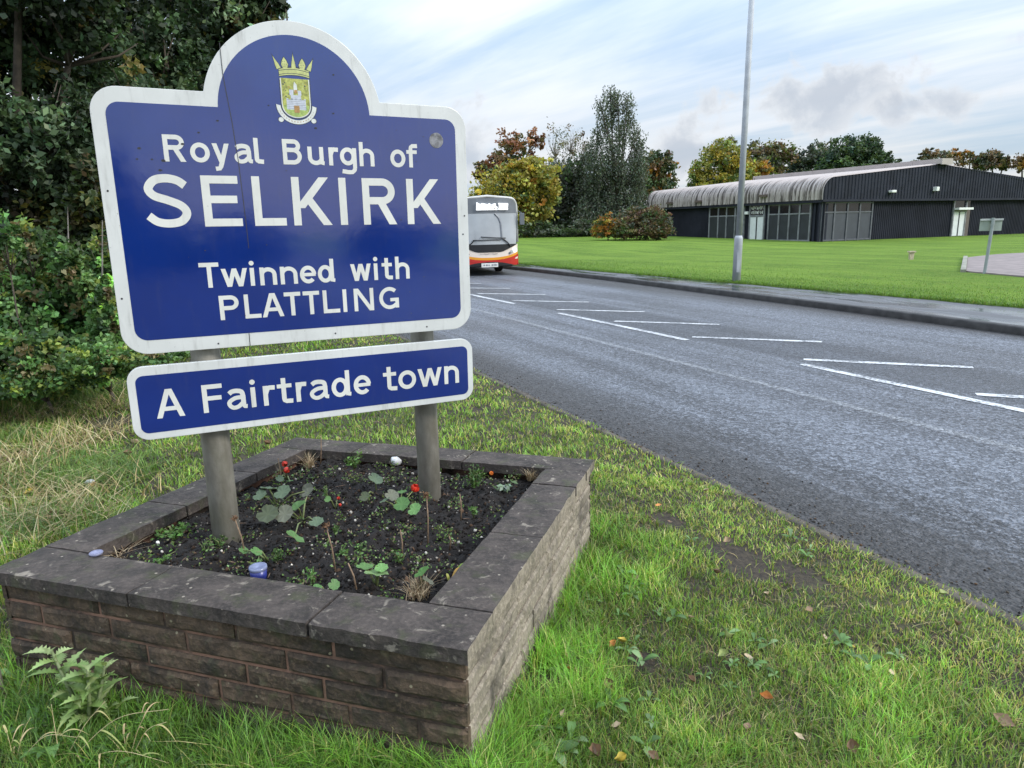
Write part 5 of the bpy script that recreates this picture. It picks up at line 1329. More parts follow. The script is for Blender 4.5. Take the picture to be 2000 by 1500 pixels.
# trees behind the building
BGp = 'trees behind the industrial building'
for nm, lb, bx, dist, L, pal, n, size, kw in (
    ('lime_tree', 'tall yellow green tree left of the lamp column behind the pale roof', 1400, 96, [(1410, 310, 36, 36), (1375, 345, 28, 30), (1440, 330, 30, 34), (1415, 360, 60, 26), (1360, 355, 16, 22)], [YG, LG, YE, MG], 11000, .42, dict(weights=[.4, .3, .12, .18], top=[0, 2, 0, 1])),
    ('twiggy_tree', 'thin half bare tree top poking up beside the lamp column', 1420, 104, [(1418, 282, 26, 16), (1440, 300, 24, 18)], [(0.2, 0.19, 0.15), OL], 700, .35, dict()),
    ('orange_maple_tree', 'bright orange tree just right of the lamp column behind the roof', 1480, 98, [(1480, 330, 26, 18), (1455, 335, 18, 18), (1490, 350, 24, 14)], [OR, YE, OR, OL], 4200, .42, dict()),
    ('beech_tree', 'olive brown tree right of the lamp column, behind the orange tree', 1500, 112, [(1480, 300, 30, 20), (1515, 305, 36, 26), (1480, 330, 44, 24)], [OL, GR, LG, BR], 6500, .5, dict()),
    ('pine_tree', 'dark blue green pine between the olive tree and the big green tree', 1565, 116, [(1560, 320, 26, 24), (1590, 310, 14, 30), (1550, 345, 36, 20)], [(0.028, 0.05, 0.04), GR, DG], 5500, .42, dict()),
    ('spruce_tree', 'olive green spiky tree beside the dark pine', 1600, 118, [(1595, 305, 22, 24), (1615, 300, 20, 22), (1600, 330, 34, 20)], [OL, MG, GR], 4200, .45, dict()),
    ('ash_tree', 'largest rounded green tree behind the middle of the roof', 1668, 108, [(1655, 295, 34, 28), (1690, 288, 30, 22), (1635, 315, 34, 24), (1700, 308, 28, 20), (1665, 325, 60, 18)], [DG, MG, (0.04, 0.075, 0.05)], 9500, .46, dict()),
    ('low_tree', 'small ragged green tree at the right end of the tree line', 1735, 112, [(1725, 305, 16, 12), (1742, 312, 16, 8), (1720, 318, 22, 8)], [DG, MG], 1800, .4, dict()),
    ('oak_tree', 'small brown green tree showing above the ridge of the building', 1815, 110, [(1812, 302, 20, 11), (1840, 304, 16, 9), (1825, 314, 36, 12)], [OL, GR, BR], 2600, .4, dict()),
    ('golden_birch_tree', 'pale golden loose tree above the ridge, right of the brown green one', 1875, 112, [(1862, 302, 14, 12), (1882, 312, 20, 16), (1895, 300, 10, 8)], [(0.30, 0.2, 0.08), OL, OR], 1500, .36, dict()),
    ('hawthorn_tree', 'dark domed tree above the right slope of the roof', 1938, 108, [(1935, 314, 30, 18), (1960, 322, 18, 12), (1915, 318, 16, 14)], [OL, GR, BR, DG], 4200, .4, dict()),
    ('cherry_tree', 'orange tree at the far right edge behind the roof', 1995, 106, [(1996, 318, 16, 16), (2030, 316, 30, 22)], [OR, (0.3, 0.2, 0.06), BR], 3200, .4, dict())):
    tree(nm, lb, 'tree', bx, dist, L, pal, n, size, .3, BGp, clump=.24, **kw)

# ------------------------------------------------------------------ the wood and undergrowth on the left
dk = [(0.034, 0.060, 0.028), (0.055, 0.092, 0.042), (0.080, 0.128, 0.058), (0.13, 0.12, 0.04), (0.13, 0.19, 0.10)]
WGp = 'trees of the wood behind the sign'
wk = dict(weights=[.40, .29, .16, .06, .09], clump=.17, per=60, shell=1.7, aspect=.58, pj=.5)
tree('ash_tree', 'dark leafy tree filling the top left corner, nearest of the wood', 'tree', 40, 8.6,
     [(40, 90, 150, 120), (-120, 60, 190, 150), (90, 260, 130, 110), (-40, 260, 150, 130), (150, 40, 110, 90), (30, 400, 120, 90), (-140, 330, 160, 200), (40, -150, 260, 170)], dk, 60000, .088, .11, WGp, dj=.7, twigs=6, **wk)
tree('oak_tree', 'dark leafy tree behind the left shoulder of the sign', 'tree', 250, 10.5,
     [(260, 90, 120, 110), (210, 210, 120, 110), (330, 150, 100, 100), (180, 340, 110, 100), (300, 280, 110, 110), (220, 440, 110, 80), (250, -110, 200, 150)], dk, 46000, .098, .12, WGp, dj=.8, twigs=6, **wk)
tree('elm_tree', 'leafy tree behind the arched top of the sign with thin yellowing edge against the sky', 'tree', 420, 13.5,
     [(420, 40, 90, 80), (480, 40, 50, 60), (515, 20, 34, 38), (430, 140, 90, 90), (470, -80, 80, 90), (390, 250, 100, 100), (540, 6, 24, 18)], dk + [(0.26, 0.2, 0.04)], 26000, .14, .12, WGp, dj=.6, twigs=5, clump=.24, per=26, shell=2, weights=[.3, .3, .18, .08, .08, .06])
tree('hazel_tree', 'bushy tree low behind the left edge of the sign with yellowing leaves', 'tree', 150, 8.0,
     [(150, 480, 70, 70), (90, 440, 80, 70), (190, 400, 60, 70), (120, 380, 80, 60)], [(0.03, 0.05, 0.02), (0.05, 0.075, 0.028), (0.12, 0.12, 0.03), (0.08, 0.065, 0.03)], 9000, .085, .03, WGp, dj=.4, twigs=12, weights=[.4, .3, .16, .14], clump=.3, shell=2.2)
ug = [(0.050, 0.105, 0.034), (0.095, 0.180, 0.055), (0.15, 0.25, 0.08), (0.22, 0.28, 0.06), (0.17, 0.145, 0.07)]
UG = 'bushes at the foot of the wood'
for nm, lb, bx, dist, L, n, wts in (
    ('bramble_bush', 'sprawling green bramble bush at the left edge above the dry grass', 40, 6.2, [(10, 620, 90, 90), (70, 680, 80, 60), (-60, 660, 110, 100), (30, 540, 70, 60), (60, 490, 40, 60), (10, 470, 36, 50), (20, 735, 110, 42), (110, 730, 70, 36), (-70, 750, 90, 50)], 17000, [.34, .32, .18, .08, .08]),
    ('nettle_bush', 'pale green leafy bush just left of the lower edge of the big sign', 170, 6.6, [(150, 620, 64, 70), (200, 660, 46, 50), (120, 690, 60, 48), (190, 580, 40, 50), (170, 705, 64, 32), (225, 692, 40, 26), (150, 530, 34, 60), (195, 520, 24, 50), (215, 600, 26, 50)], 14000, [.22, .32, .28, .10, .08]),
    ('elder_bush', 'shaded bush under the trees behind the bramble', 100, 7.4, [(60, 500, 70, 60), (140, 540, 60, 60), (200, 520, 50, 60), (-20, 500, 80, 70), (110, 600, 110, 70), (210, 620, 60, 60)], 14000, [.44, .32, .1, .06, .08]),
    ('ivy_bush', 'low dark bush behind the lower panel of the sign', 300, 9.5, [(270, 600, 60, 40), (330, 620, 60, 30), (240, 560, 50, 60), (390, 625, 50, 24)], 6000, [.44, .3, .12, .06, .08])):
    tree(nm, lb, 'bush', bx, dist, L, ug, n, .062 if dist < 7 else .075, .02, UG, twigs=10, fork=.15, weights=wts, clump=.24, per=30, shell=1.5, pj=.5)
# low tangle of nettles and ivy running out onto the grass at the foot of the bushes
ul = lobe_px([(0, 755, 60, 26), (60, 752, 60, 28), (120, 742, 56, 30), (180, 728, 50, 30), (235, 712, 44, 26), (290, 698, 50, 20), (-70, 765, 60, 34), (350, 690, 50, 16), (90, 720, 70, 40), (200, 700, 60, 36)], 5.9, .25)
V, Q, c_ = crown_leaves(ul, 15000, ug, .045, clump=.3, per=24, shell=1.4, pj=.4, weights=[.3, .32, .2, .1, .08])
tag(np_mesh('undergrowth', V, [Q], M_leaf, c_), kind='stuff')
# bare stems rising out of the undergrowth
for k, (px, py0, py1, lean, d_) in enumerate(((178, 650, 430, 22, 6.5), (118, 560, 400, 14, 7.6))):
    b = PD(px, py0, d_); e = PD(px + lean, py1, d_); b[2] -= 0.4
    o = MB().tube([b, b * .5 + e * .5 + np.array([.02, 0, 0]), e], [.011, .009, .004], 6).build('bare_stem', M_barkpale, None, origin=b)
    tag(o, ['thin bare pale stem rising out of the undergrowth just left of the sign', 'thin bare pale stem deeper in the undergrowth, further left'][k], 'stem', 'bare stems in the undergrowth')
# trees across the road behind the viewer: mirrored in the lower half of the sign
for k, (x, y, h_, r_) in enumerate(((12.5, -30, 6.4, 2.2), (20, -31, 2.9, 3.0), (26, -26, 2.7, 3.0), (31, -22, 2.9, 3.0), (36, -18, 2.6, 2.8), (16, -33, 3.0, 2.8))):
    b = np.array([x, y, ROADZ])
    o = thing('hedgerow_bush', b, 'dark rounded hedgerow bush across the road behind the viewer', 'bush', 'hedgerow bushes behind the viewer')
    lb_ = [(b + np.array([rng.uniform(-1.2, 1.2), rng.uniform(-1, 1), h_ * f_]), (r_ * g_, r_ * g_, h_ * .3)) for f_, g_ in ((.25, 1.0), (.5, .9), (.72, .62))]
    limbs(b, lb_, .2, parent=o)
    V, Q, c_ = crown_leaves(lb_, 1700, [DG, MG, OL], .55, clump=.3); np_mesh('crown', V, [Q], M_leaf, c_, parent=o)
# ------------------------------------------------------------------ grass of the verge
cornr = [PQ(0, 0), PQ(PL1, 0), PQ(PL1, PL2), PQ(0, PL2)]
def planter_dist(x, y):
    """signed distance outside the planter's wall (negative inside)"""
    dx_, dy_ = x - PA[0], y - PA[1]
    u = dx_ * e1h[0] + dy_ * e1h[1]; v = dx_ * e2h[0] + dy_ * e2h[1]
    a = np.maximum(np.maximum(-u, u - PL1), np.maximum(-v, v - PL2))
    return a, u, v
MUD = [(G(1450, 1085, -.08), .36, .15), (G(1310, 1012, -.07), .16, .07), (G(1560, 1120, -.1), .24, .09), (G(1250, 1290, -.04), .10, .07), (G(1060, 1330, 0), .10, .08), (G(210, 830, 0), .3, .22), (G(1110, 905, -.06), .14, .12), (G(120, 960, 0), .22, .14)]
def mud(x, y):
    m_ = np.zeros_like(x)
    for c, a, b in MUD:
        s = (x - c[0]) * CS + (y - c[1]) * SN; t = -(x - c[0]) * SN + (y - c[1]) * CS
        m_ = np.maximum(m_, 1 - np.sqrt((s / b / 1.3) ** 2 + (t / a) ** 2) + (fbm(x, y, 9) - .5) * .9)
    return np.clip(m_ * 2.2, 0, 1)
def grass_patch(name, n, r0, r1, az0, az1, expo, label_kind, wscale=1.0, smin=-1e9):
    r = r0 * (r1 / r0) ** (rng.random(n) ** expo)
    az = np.radians(rng.uniform(az0, az1, n))
    x = r * np.sin(az); y = r * np.cos(az)
    s = s_of(x, y); t = t_of(x, y); pd, u, v = planter_dist(x, y)
    n1 = fbm(x, y, 1.1); n2 = fbm(x + 40, y, 3.1); n3 = fbm(x, y + 70, 8.0)
    edge_s = 3.115 + 0.20 * (fbm(t, t * 0, 2.3) - 0.5) + 0.05 * (fbm(t, t * 0 + 9, 9) - .5)
    md = mud(x, y)
    keep = (s < edge_s) & (pd > -0.012) & (rng.random(n) > md * 0.96) & (s > smin)
    keep &= rng.random(n) < np.clip(0.50 + 1.3 * (n3 - 0.25), 0.35, 1)
    x, y, r, s, t, pd, u, v, n1, n2, n3 = (q[keep] for q in (x, y, r, s, t, pd, u, v, n1, n2, n3))
    m_ = len(x)
    lush = np.clip(1 - pd / 0.42, 0, 1) * ((u > PL1 - 0.2) | (v < 0.25)) * np.clip(.35 + 1.6 * (n2 - .2), 0, 1)
    lush = np.maximum(lush, np.clip((n1 - .55) * 5, 0, 1) * .25 * (s > .2))
    left = np.clip((-s - .55) / .8, 0, 1)
    road = np.clip((s - 1.9) / .9, 0, 1)
    h = (.036 + .030 * n2) * (1 - .35 * road) * rng.uniform(.55, 1.25, m_)
    h = h + lush * rng.uniform(.02, .14, m_) + left * rng.uniform(0, .09, m_) * n2 * 1.5
    wd = (.0026 + .0012 * rng.random(m_)) * np.maximum(1, r / 2.3) * wscale
    lean = np.abs(rng.normal(.55, .40, m_)) + .18 * lush
    P = np.stack([x, y, verge_z(x, y) - .006], 1)
    pal = np.array([(.125, .215, .036), (.17, .29, .045), (.23, .30, .065), (.34, .32, .10), (.48, .40, .20), (.065, .125, .026), (.165, .36, .045)])
    pr = np.stack([.30 + 0 * n1, .24 + .5 * lush, .20 + .1 * road, .10 + .45 * road * n1 + .12 * left + .25 * np.clip(.5 - n1, 0, 1), .03 + .05 * road + .40 * left * n2 * (n3 > .45) + .06 * left, .20 + .5 * (v < .1) * (pd < .8), .02 + .9 * lush], 1)
    pr = np.clip(pr, 0.0, None); pr = pr / pr.sum(1, keepdims=True)
    idx = (rng.random((m_, 1)) > np.cumsum(pr, 1)).sum(1).clip(0, 6)
    col = pal[idx] * np.exp(rng.normal(0, .18, (m_, 1))) * (1.25 * (.40 + 1.15 * n2) * (.50 + 1.0 * n3) * (1 + .12 * lush) * (1 - .35 * (v < -.02) * (u < PL1)))[:, None]  # blades before the planter darkened: the shade there put into their colour
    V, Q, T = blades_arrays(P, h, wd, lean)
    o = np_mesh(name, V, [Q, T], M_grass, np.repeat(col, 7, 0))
    tag(o, kind='stuff'); return o
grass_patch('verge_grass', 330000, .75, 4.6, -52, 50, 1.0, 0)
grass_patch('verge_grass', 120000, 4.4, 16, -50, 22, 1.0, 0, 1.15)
# dead blades and moss lying in the turf
n = 42000
r = 0.8 * (6 / .8) ** rng.random(n); az = np.radians(rng.uniform(-52, 50, n)); x = r * np.sin(az); y = r * np.cos(az)
pd = planter_dist(x, y)[0]; n1 = fbm(x + 9, y - 4, 2.0); md = mud(x, y)
kp = (s_of(x, y) < 3.06) & (pd > .01) & (rng.random(n) < np.clip((n1 - .36) * 3, .1, 1)) & (rng.random(n) > .75 * md); x, y, r = x[kp], y[kp], r[kp]; n = len(x)
pal = np.array([(.30, .23, .11), (.20, .14, .07), (.40, .34, .18), (.24, .25, .07), (.13, .085, .05)])
V, Q, T = blades_arrays(np.stack([x, y, verge_z(x, y) + .004], 1), rng.uniform(.012, .030, n), (.0024 + .001 * rng.random(n)) * np.maximum(1, r / 2.3), rng.uniform(1.2, 3.0, n))
tag(np_mesh('dead_grass', V, [Q, T], M_straw, np.repeat(pal[rng.integers(0, 5, n)] * np.exp(rng.normal(0, .2, (n, 1))), 7, 0)), kind='stuff')
# tufts along the ragged edge of the lawn and over its nearest part
n = 60000
tq = rng.uniform(1, 27, n); off = rng.exponential(1.5, n) * (rng.random(n) < .7) + rng.random(n) * .25
sq = lawn_s(tq) + 0.16 * (fbm(tq, tq * 0 + 3, 1.7) - 0.5) + off - .03
x = sq * CS - tq * SN; y = sq * SN + tq * CS
h = rng.uniform(.02, .055, n) * np.where(off < .3, 1.5, 1.0)
pal = np.array([(.10, .20, .024), (.13, .25, .035), (.16, .26, .045), (.07, .14, .02), (.19, .22, .06)])
idx = rng.choice(5, n, p=[.34, .28, .16, .16, .06])
V, Q, T = blades_arrays(np.stack([x, y, lawn_z(x, y) - .01], 1), h, rng.uniform(.006, .014, n), np.abs(rng.normal(.6, .4, n)))
tag(np_mesh('lawn_edge_grass', V, [Q, T], M_grass, np.repeat(pal[idx] * np.exp(rng.normal(0, .2, (n, 1))), 7, 0)), kind='stuff')
# long dry grass on the left
def straw(name, spots, n, hlo, hhi, wd, pal, leanm=.9):
    P = []; 
    for (px, py, rad) in spots:
        c = G(px, py, 0.0); k = n // len(spots)
        q = rng.normal(0, rad, (k, 2)); xx, yy = c[0] + q[:, 0], c[1] + q[:, 1]
        P.append(np.stack([xx, yy, verge_z(xx, yy) - .01], 1))
    P = np.concatenate(P); pd = planter_dist(P[:, 0], P[:, 1])[0]; P = P[pd > .02]; m_ = len(P)
    h = rng.uniform(hlo, hhi, m_)
    V, Q, T = blades_arrays(P, h, np.full(m_, wd) * rng.uniform(.7, 1.3, m_), np.abs(rng.normal(leanm, .5, m_)))
    pal = np.array(pal); c_ = pal[rng.integers(0, len(pal), m_)] * np.exp(rng.normal(0, .2, (m_, 1)))
    return tag(np_mesh(name, V, [Q, T], M_straw if pal[0][0] > .2 else M_grass, np.repeat(c_, 7, 0)), kind='stuff')
ST_ = [(.46, .37, .19), (.36, .27, .13), (.52, .44, .26), (.26, .19, .09)]
straw('dry_grass', [(40, 830, .25), (100, 890, .25), (20, 920, .2), (60, 990, .22), (180, 860, .2), (30, 1060, .18), (-40, 960, .25), (215, 800, .22), (140, 1000, .2)], 2300, .06, .24, .0055, ST_, 1.4)
straw('rough_grass', [(60, 790, .3), (150, 780, .3), (240, 770, .3), (10, 860, .25), (120, 930, .25), (200, 930, .2), (70, 1040, .2)], 5600, .06, .18, .006, [(.13, .23, .05), (.19, .29, .07), (.10, .17, .045)], 1.0)
straw('rough_grass', [(180, 1480, .07), (420, 1440, .09), (600, 1450, .07), (700, 1440, .06), (300, 1400, .06), (520, 1400, .06), (820, 1480, .06), (60, 1420, .08), (640, 1480, .08)], 3400, .05, .16, .0042, [(.10, .20, .035), (.14, .28, .045), (.07, .14, .028)], .8)

# broad leaved weeds flat in the turf
def rosettes(name, pts, nl, size, pal, mat=M_leaf, up=.35):
    V = []; F = []; Cc = []
    for (x, y, z, sc) in pts:
        k = random.randint(nl - 2, nl + 2); a0 = random.random() * 6
        for q in range(k):
            a = a0 + q * 2.4 + random.uniform(-.3, .3); L_ = size * sc * random.uniform(.6, 1.15); w_ = L_ * random.uniform(.32, .48)
            dv_ = np.array([math.cos(a), math.sin(a), 0]); sv_ = np.array([-math.sin(a), math.cos(a), 0])
            b = len(V); c_ = np.array(random.choice(pal)) * math.exp(random.gauss(0, .2)); e_ = random.uniform(up * .4, up * 1.5)
            base = np.array([x, y, z])
            for f_, wf, zf in ((.0, .10, 0), (.25, .55, .5), (.55, 1.0, .85), (.8, .75, .85), (1.0, .06, .65)):
                c0 = base + dv_ * L_ * f_ + UP * L_ * zf * e_
                V += [c0 - sv_ * w_ * .5 * wf + UP * L_ * .06 * wf, c0, c0 + sv_ * w_ * .5 * wf + UP * L_ * .06 * wf]
                Cc += [c_, c_ * 1.12, c_]
            for r_ in range(4):
                for e in range(2): F.append((b + r_ * 3 + e, b + r_ * 3 + e + 1, b + r_ * 3 + e + 4, b + r_ * 3 + e + 3))
    return name, np.array(V), np.array(F), np.array(Cc), mat
pts = []
for _ in range(900):
    r_ = random.uniform(1.2, 4.0); az_ = math.radians(random.uniform(-46, 44)); x, y = r_ * math.sin(az_), r_ * math.cos(az_)
    pd = planter_dist(np.array([x]), np.array([y]))[0][0]
    if s_of(x, y) < 2.9 and pd > .04 and fbm(np.array([x]), np.array([y]), 2.2)[0] > .55 and len(pts) < 130: pts.append((x, y, float(verge_z(np.array(x), np.array(y))) + .018, random.uniform(.6, 1.2)))
for px, py, sc in ((40, 1340, 1.6), (110, 1480, 1.5), (60, 1440, 1.3), (330, 1430, 1.1), (260, 1450, 1.3), (430, 1395, .9), (200, 1490, 1.4), (20, 1400, 1.4), (520, 1480, 1.2), (960, 1450, 1.2), (1080, 1480, 1.4), (1010, 1330, 1.0)):
    q = G(px, py, .0); pts.append((q[0], q[1], float(verge_z(q[0], q[1])) + .03, sc))
nm, V, F, c_, mt_ = rosettes('turf_weeds', pts, 5, .058, [(.10, .19, .05), (.13, .24, .07), (.16, .24, .10), (.07, .14, .035)])
tag(np_mesh(nm, V, [F], mt_, c_), kind='stuff')

# fallen leaves, each a thing of its own
def leaf_mesh(curl, L_=.05, w_=.034):
    V = []; F = []
    rows = ((0, .05), (.18, .5), (.45, 1), (.72, .8), (.9, .4), (1, .04))
    for f_, wf in rows:
        for e in (-1, -.5, 0, .5, 1):
            V.append((L_ * (f_ - .5), e * w_ * .5 * wf * (1 + .15 * math.sin(9 * f_ + e * 3)), curl * L_ * (abs(e) ** 1.5 * .5 * wf + (f_ - .5) ** 2 * 1.4) + .004))
    for r_ in range(len(rows) - 1):
        for e in range(4): F.append((r_ * 5 + e, r_ * 5 + e + 1, r_ * 5 + e + 6, r_ * 5 + e + 5))
    me = bpy.data.meshes.new('fallen_leaf'); me.from_pydata(V, [], F); me.polygons.foreach_set('use_smooth', [True] * len(F)); return me
fl_kinds = {'brown': ((.16, .095, .05), 'curled brown fallen leaf lying in the grass beside the planter'),
            'tan': ((.36, .27, .17), 'pale tan fallen leaf lying in the grass beside the planter'),
            'yellow': ((.50, .36, .05), 'yellow fallen leaf lying in the grass beside the planter'),
            'orange': ((.42, .17, .04), 'orange brown fallen leaf lying in the grass'),
            'green': ((.30, .34, .12), 'pale green fallen leaf lying in the grass beside the planter')}
flm = {}
for k, (c_, lb) in fl_kinds.items():
    flm[k] = []
    mt_ = simple('fallen_leaf_' + k, c_, .6, .3, 40)
    for cu in (.3, .8, 1.2):
        me = leaf_mesh(cu); me.materials.append(mt_); flm[k].append(me)
spots = [('brown', 1241, 1130, 1.2), ('orange', 1286, 987, 1.0), ('tan', 1380, 958, 1.0), ('brown', 1308, 1018, 1.0), ('tan', 1420, 1060, 1.2), ('yellow', 1215, 1255, 1.0), ('orange', 1200, 1262, .9), ('green', 1418, 1248, 1.4), ('green', 1415, 1282, 1.1), ('tan', 1460, 1285, 1.2), ('brown', 1350, 1330, .8),
         ('orange', 1495, 1365, 1.1), ('tan', 1205, 1418, .9), ('brown', 1190, 1340, 1.2), ('brown', 1165, 1475, 1.3), ('yellow', 1218, 1488, 1.0), ('brown', 1670, 1465, 1.2), ('brown', 1868, 1222, 1.1), ('brown', 1960, 1405, 1.6), ('tan', 1100, 1395, .8), ('brown', 1225, 1375, .9), ('tan', 1610, 1243, .7), ('green', 1840, 1160, 1.1), ('orange', 1110, 1310, .8), ('brown', 1580, 1190, 1.0), ('tan', 1740, 1310, .8), ('yellow', 1663, 1263, .8), ('brown', 1350, 1205, .8), ('tan', 1500, 1160, .9), ('brown', 1130, 1290, 1.0), ('brown', 1275, 1480, 1.0), ('tan', 1560, 1440, .9), ('brown', 1460, 1420, .9),
         ('yellow', 640, 866, 1.6), ('tan', 262, 868, 1.7), ('orange', 180, 945, 1.5), ('yellow', 60, 960, 1.5), ('brown', 210, 800, 1.8), ('orange', 30, 1042, 1.3), ('brown', 100, 1010, 1.3), ('tan', 150, 905, 1.4), ('brown', 250, 890, 1.5), ('yellow', 205, 760, 1.6), ('brown', 520, 870, 1.3), ('tan', 690, 1470, 1.0), ('tan', 700, 1485, 1.1), ('brown', 1400, 1120, .9)]
for k, px, py, sc in spots:
    x, y, _z = G(px, py, -.02)
    zz_ = float(verge_z(np.array(x), np.array(y)))
    p = G(px, py, zz_ + .03)
    o = bpy.data.objects.new('fallen_leaf', random.choice(flm[k])); COL.objects.link(o)
    o.location = (p[0], p[1], float(verge_z(np.array(p[0]), np.array(p[1]))) + .028)
    o.rotation_euler = (random.uniform(-.5, .5), random.uniform(-.5, .5), random.uniform(0, 6.28)); o.scale = (sc * .82,) * 3
    tag(o, fl_kinds[k][1] if px > 1000 else fl_kinds[k][1].split(' lying')[0] + ' lying left of or behind the planter', 'leaf', 'fallen leaves on the verge')
# ------------------------------------------------------------------ plants of the flower bed
M_red = simple('red_petal', (0.62, 0.035, 0.012), .5, .25, 90); M_orangep = simple('orange_petal', (.65, .17, .015), .5, .2, 90)
M_whitep = simple('white_petal', (.75, .74, .70), .5, .1, 90)
GER = [(.10, .21, .06), (.13, .25, .08), (.18, .28, .11)]; GERP = [(.12, .17, .10), (.15, .155, .11), (.09, .11, .06)]
def disc_leaf(V, F, Cc, c, nrm, rad, col):
    """rounded scalloped geranium leaf, slightly cupped"""
    nrm = unit(np.array(nrm, float)); a = unit(np.cross(nrm, np.array([.3, .9, .2]))); b_ = np.cross(nrm, a)
    b0 = len(V); V.append(np.array(c)); Cc.append(np.array(col) * 1.1); n_ = 18
    for rr, lift in ((.55, .10), (1.0, .16)):
        for k in range(n_):
            t_ = 2 * math.pi * k / n_; r_ = rad * rr * (1 + (.06 * math.cos(9 * t_) if rr == 1 else 0)) * (1 - (.5 if k == 0 else 0) * rr)
            V.append(np.array(c) + a * r_ * math.cos(t_) + b_ * r_ * math.sin(t_) + nrm * rad * lift * (1 + .5 * math.sin(5 * t_)))
            Cc.append(np.array(col) * (.86 + .28 * (k % 2)))
    F3 = [(b0, b0 + 1 + k, b0 + 1 + (k + 1) % n_) for k in range(n_)]
    F4 = [(b0 + 1 + k, b0 + 1 + n_ + k, b0 + 1 + n_ + (k + 1) % n_, b0 + 1 + (k + 1) % n_) for k in range(n_)]
    F.append((F3, F4))
def leaf_obj(V, F, Cc, parent, name='leaf'):
    T = np.array([f for a, b in F for f in a]); Q = np.array([f for a, b in F for f in b])
    return np_mesh(name, np.array(V), [T, Q], M_leaf, np.array(Cc), parent=parent, smooth=True)
def geranium(px, py, leaves, label, flowers=(), pal=GER):
    b = bed(px, py); o = thing('geranium_plant', b, label, 'plant', 'bedding plants in the planter')
    st_ = MB()
    for (lx, ly, hz, rad, pi_) in leaves:
        e = bed(lx, ly, -.05 + hz * 1.15)
        st_.tube([b - UP * .02, b * .5 + e * .5 + UP * .012, e], [.0045, .0035, .0022], 6)
        V, F, Cc = [], [], []
        c_ = np.array((GER + GERP)[pi_]) * math.exp(random.gauss(0, .12))
        disc_leaf(V, F, Cc, e, (random.uniform(-.8, .8), random.uniform(-1.0, .35), 1), rad * random.uniform(1.05, 1.3), c_); leaf_obj(V, F, Cc, o)
    for (fx, fy, hz, rad, mt_) in flowers:
        e = bed(fx, fy, -.055 + hz)
        st_.tube([b - UP * .02, b * .5 + e * .5 + UP * .01, e], [.003, .0025, .002], 5)
        fm = MB()
        for q in range(16):
            d_ = unit(rng.normal(size=3)); c = e + d_ * rad * .55; a = unit(np.cross(d_, rng.normal(size=3))); bb = np.cross(d_, a)
            fm.add([c + (a * math.cos(k * 1.05) + bb * math.sin(k * 1.05)) * rad * .6 + d_ * rad * .15 * (k % 2) for k in range(6)], [tuple(range(6))])
        fm.build('flower', mt_, o, fixn=False)
    st_.build('stem', simple('green_stem', (.14, .17, .06), .6, .2), o, smooth=True)
    return o
geranium(590, 1010, [(575, 1050, .04, .034, 1), (580, 990, .06, .036, 1), (556, 1004, .05, .034, 4), (523, 1005, .05, .042, 5), (602, 962, .06, .026, 4), (618, 1020, .05, .026, 3)], 'large leafed geranium in the middle left of the bed, biggest green plant there')
geranium(540, 985, [(525, 955, .055, .034, 3), (552, 962, .05, .032, 3), (600, 958, .05, .034, 4), (508, 968, .04, .028, 3)], 'grey green geranium behind the left post with fading round leaves')
geranium(735, 1140, [(735, 1122, .04, .034, 2), (712, 1108, .045, .026, 1), (745, 1110, .05, .022, 1)], 'low geranium with bright round leaves near the front right of the bed')
geranium(780, 1000, [(765, 968, .07, .026, 4), (785, 985, .06, .028, 0), (810, 995, .05, .026, 1), (752, 978, .06, .022, 3), (785, 962, .07, .018, 0)], 'geranium with a red flower standing against the right post', [(811, 953, .085, .023, M_red)])
geranium(560, 930, [(546, 935, .04, .016, 3), (566, 940, .03, .014, 0)], 'small geranium with two red flowers at the back left of the bed', [(556, 906, .085, .017, M_red), (560, 918, .08, .018, M_red)])
geranium(655, 990, [(640, 975, .05, .014, 1)], 'withered geranium with dropped red petals in the middle of the bed', [(661, 973, .03, .009, M_red), (664, 986, .02, .008, M_red)])
geranium(735, 960, [(733, 936, .06, .030, 3), (712, 970, .02, .022, 5)], 'thin geranium with one pale grey leaf in the centre back of the bed')
geranium(525, 1090, [(500, 1078, .03, .020, 0), (475, 1075, .02, .018, 1)], 'small geranium right of the foot of the left post')
geranium(640, 1155, [(652, 1142, .02, .018, 1), (618, 1150, .02, .016, 0)], 'tiny geranium by the front coping right of the blue pot')
geranium(820, 1140, [(825, 1118, .06, .024, 0), (835, 1135, .04, .018, 4)], 'small geranium growing through dry stalks at the front right corner')
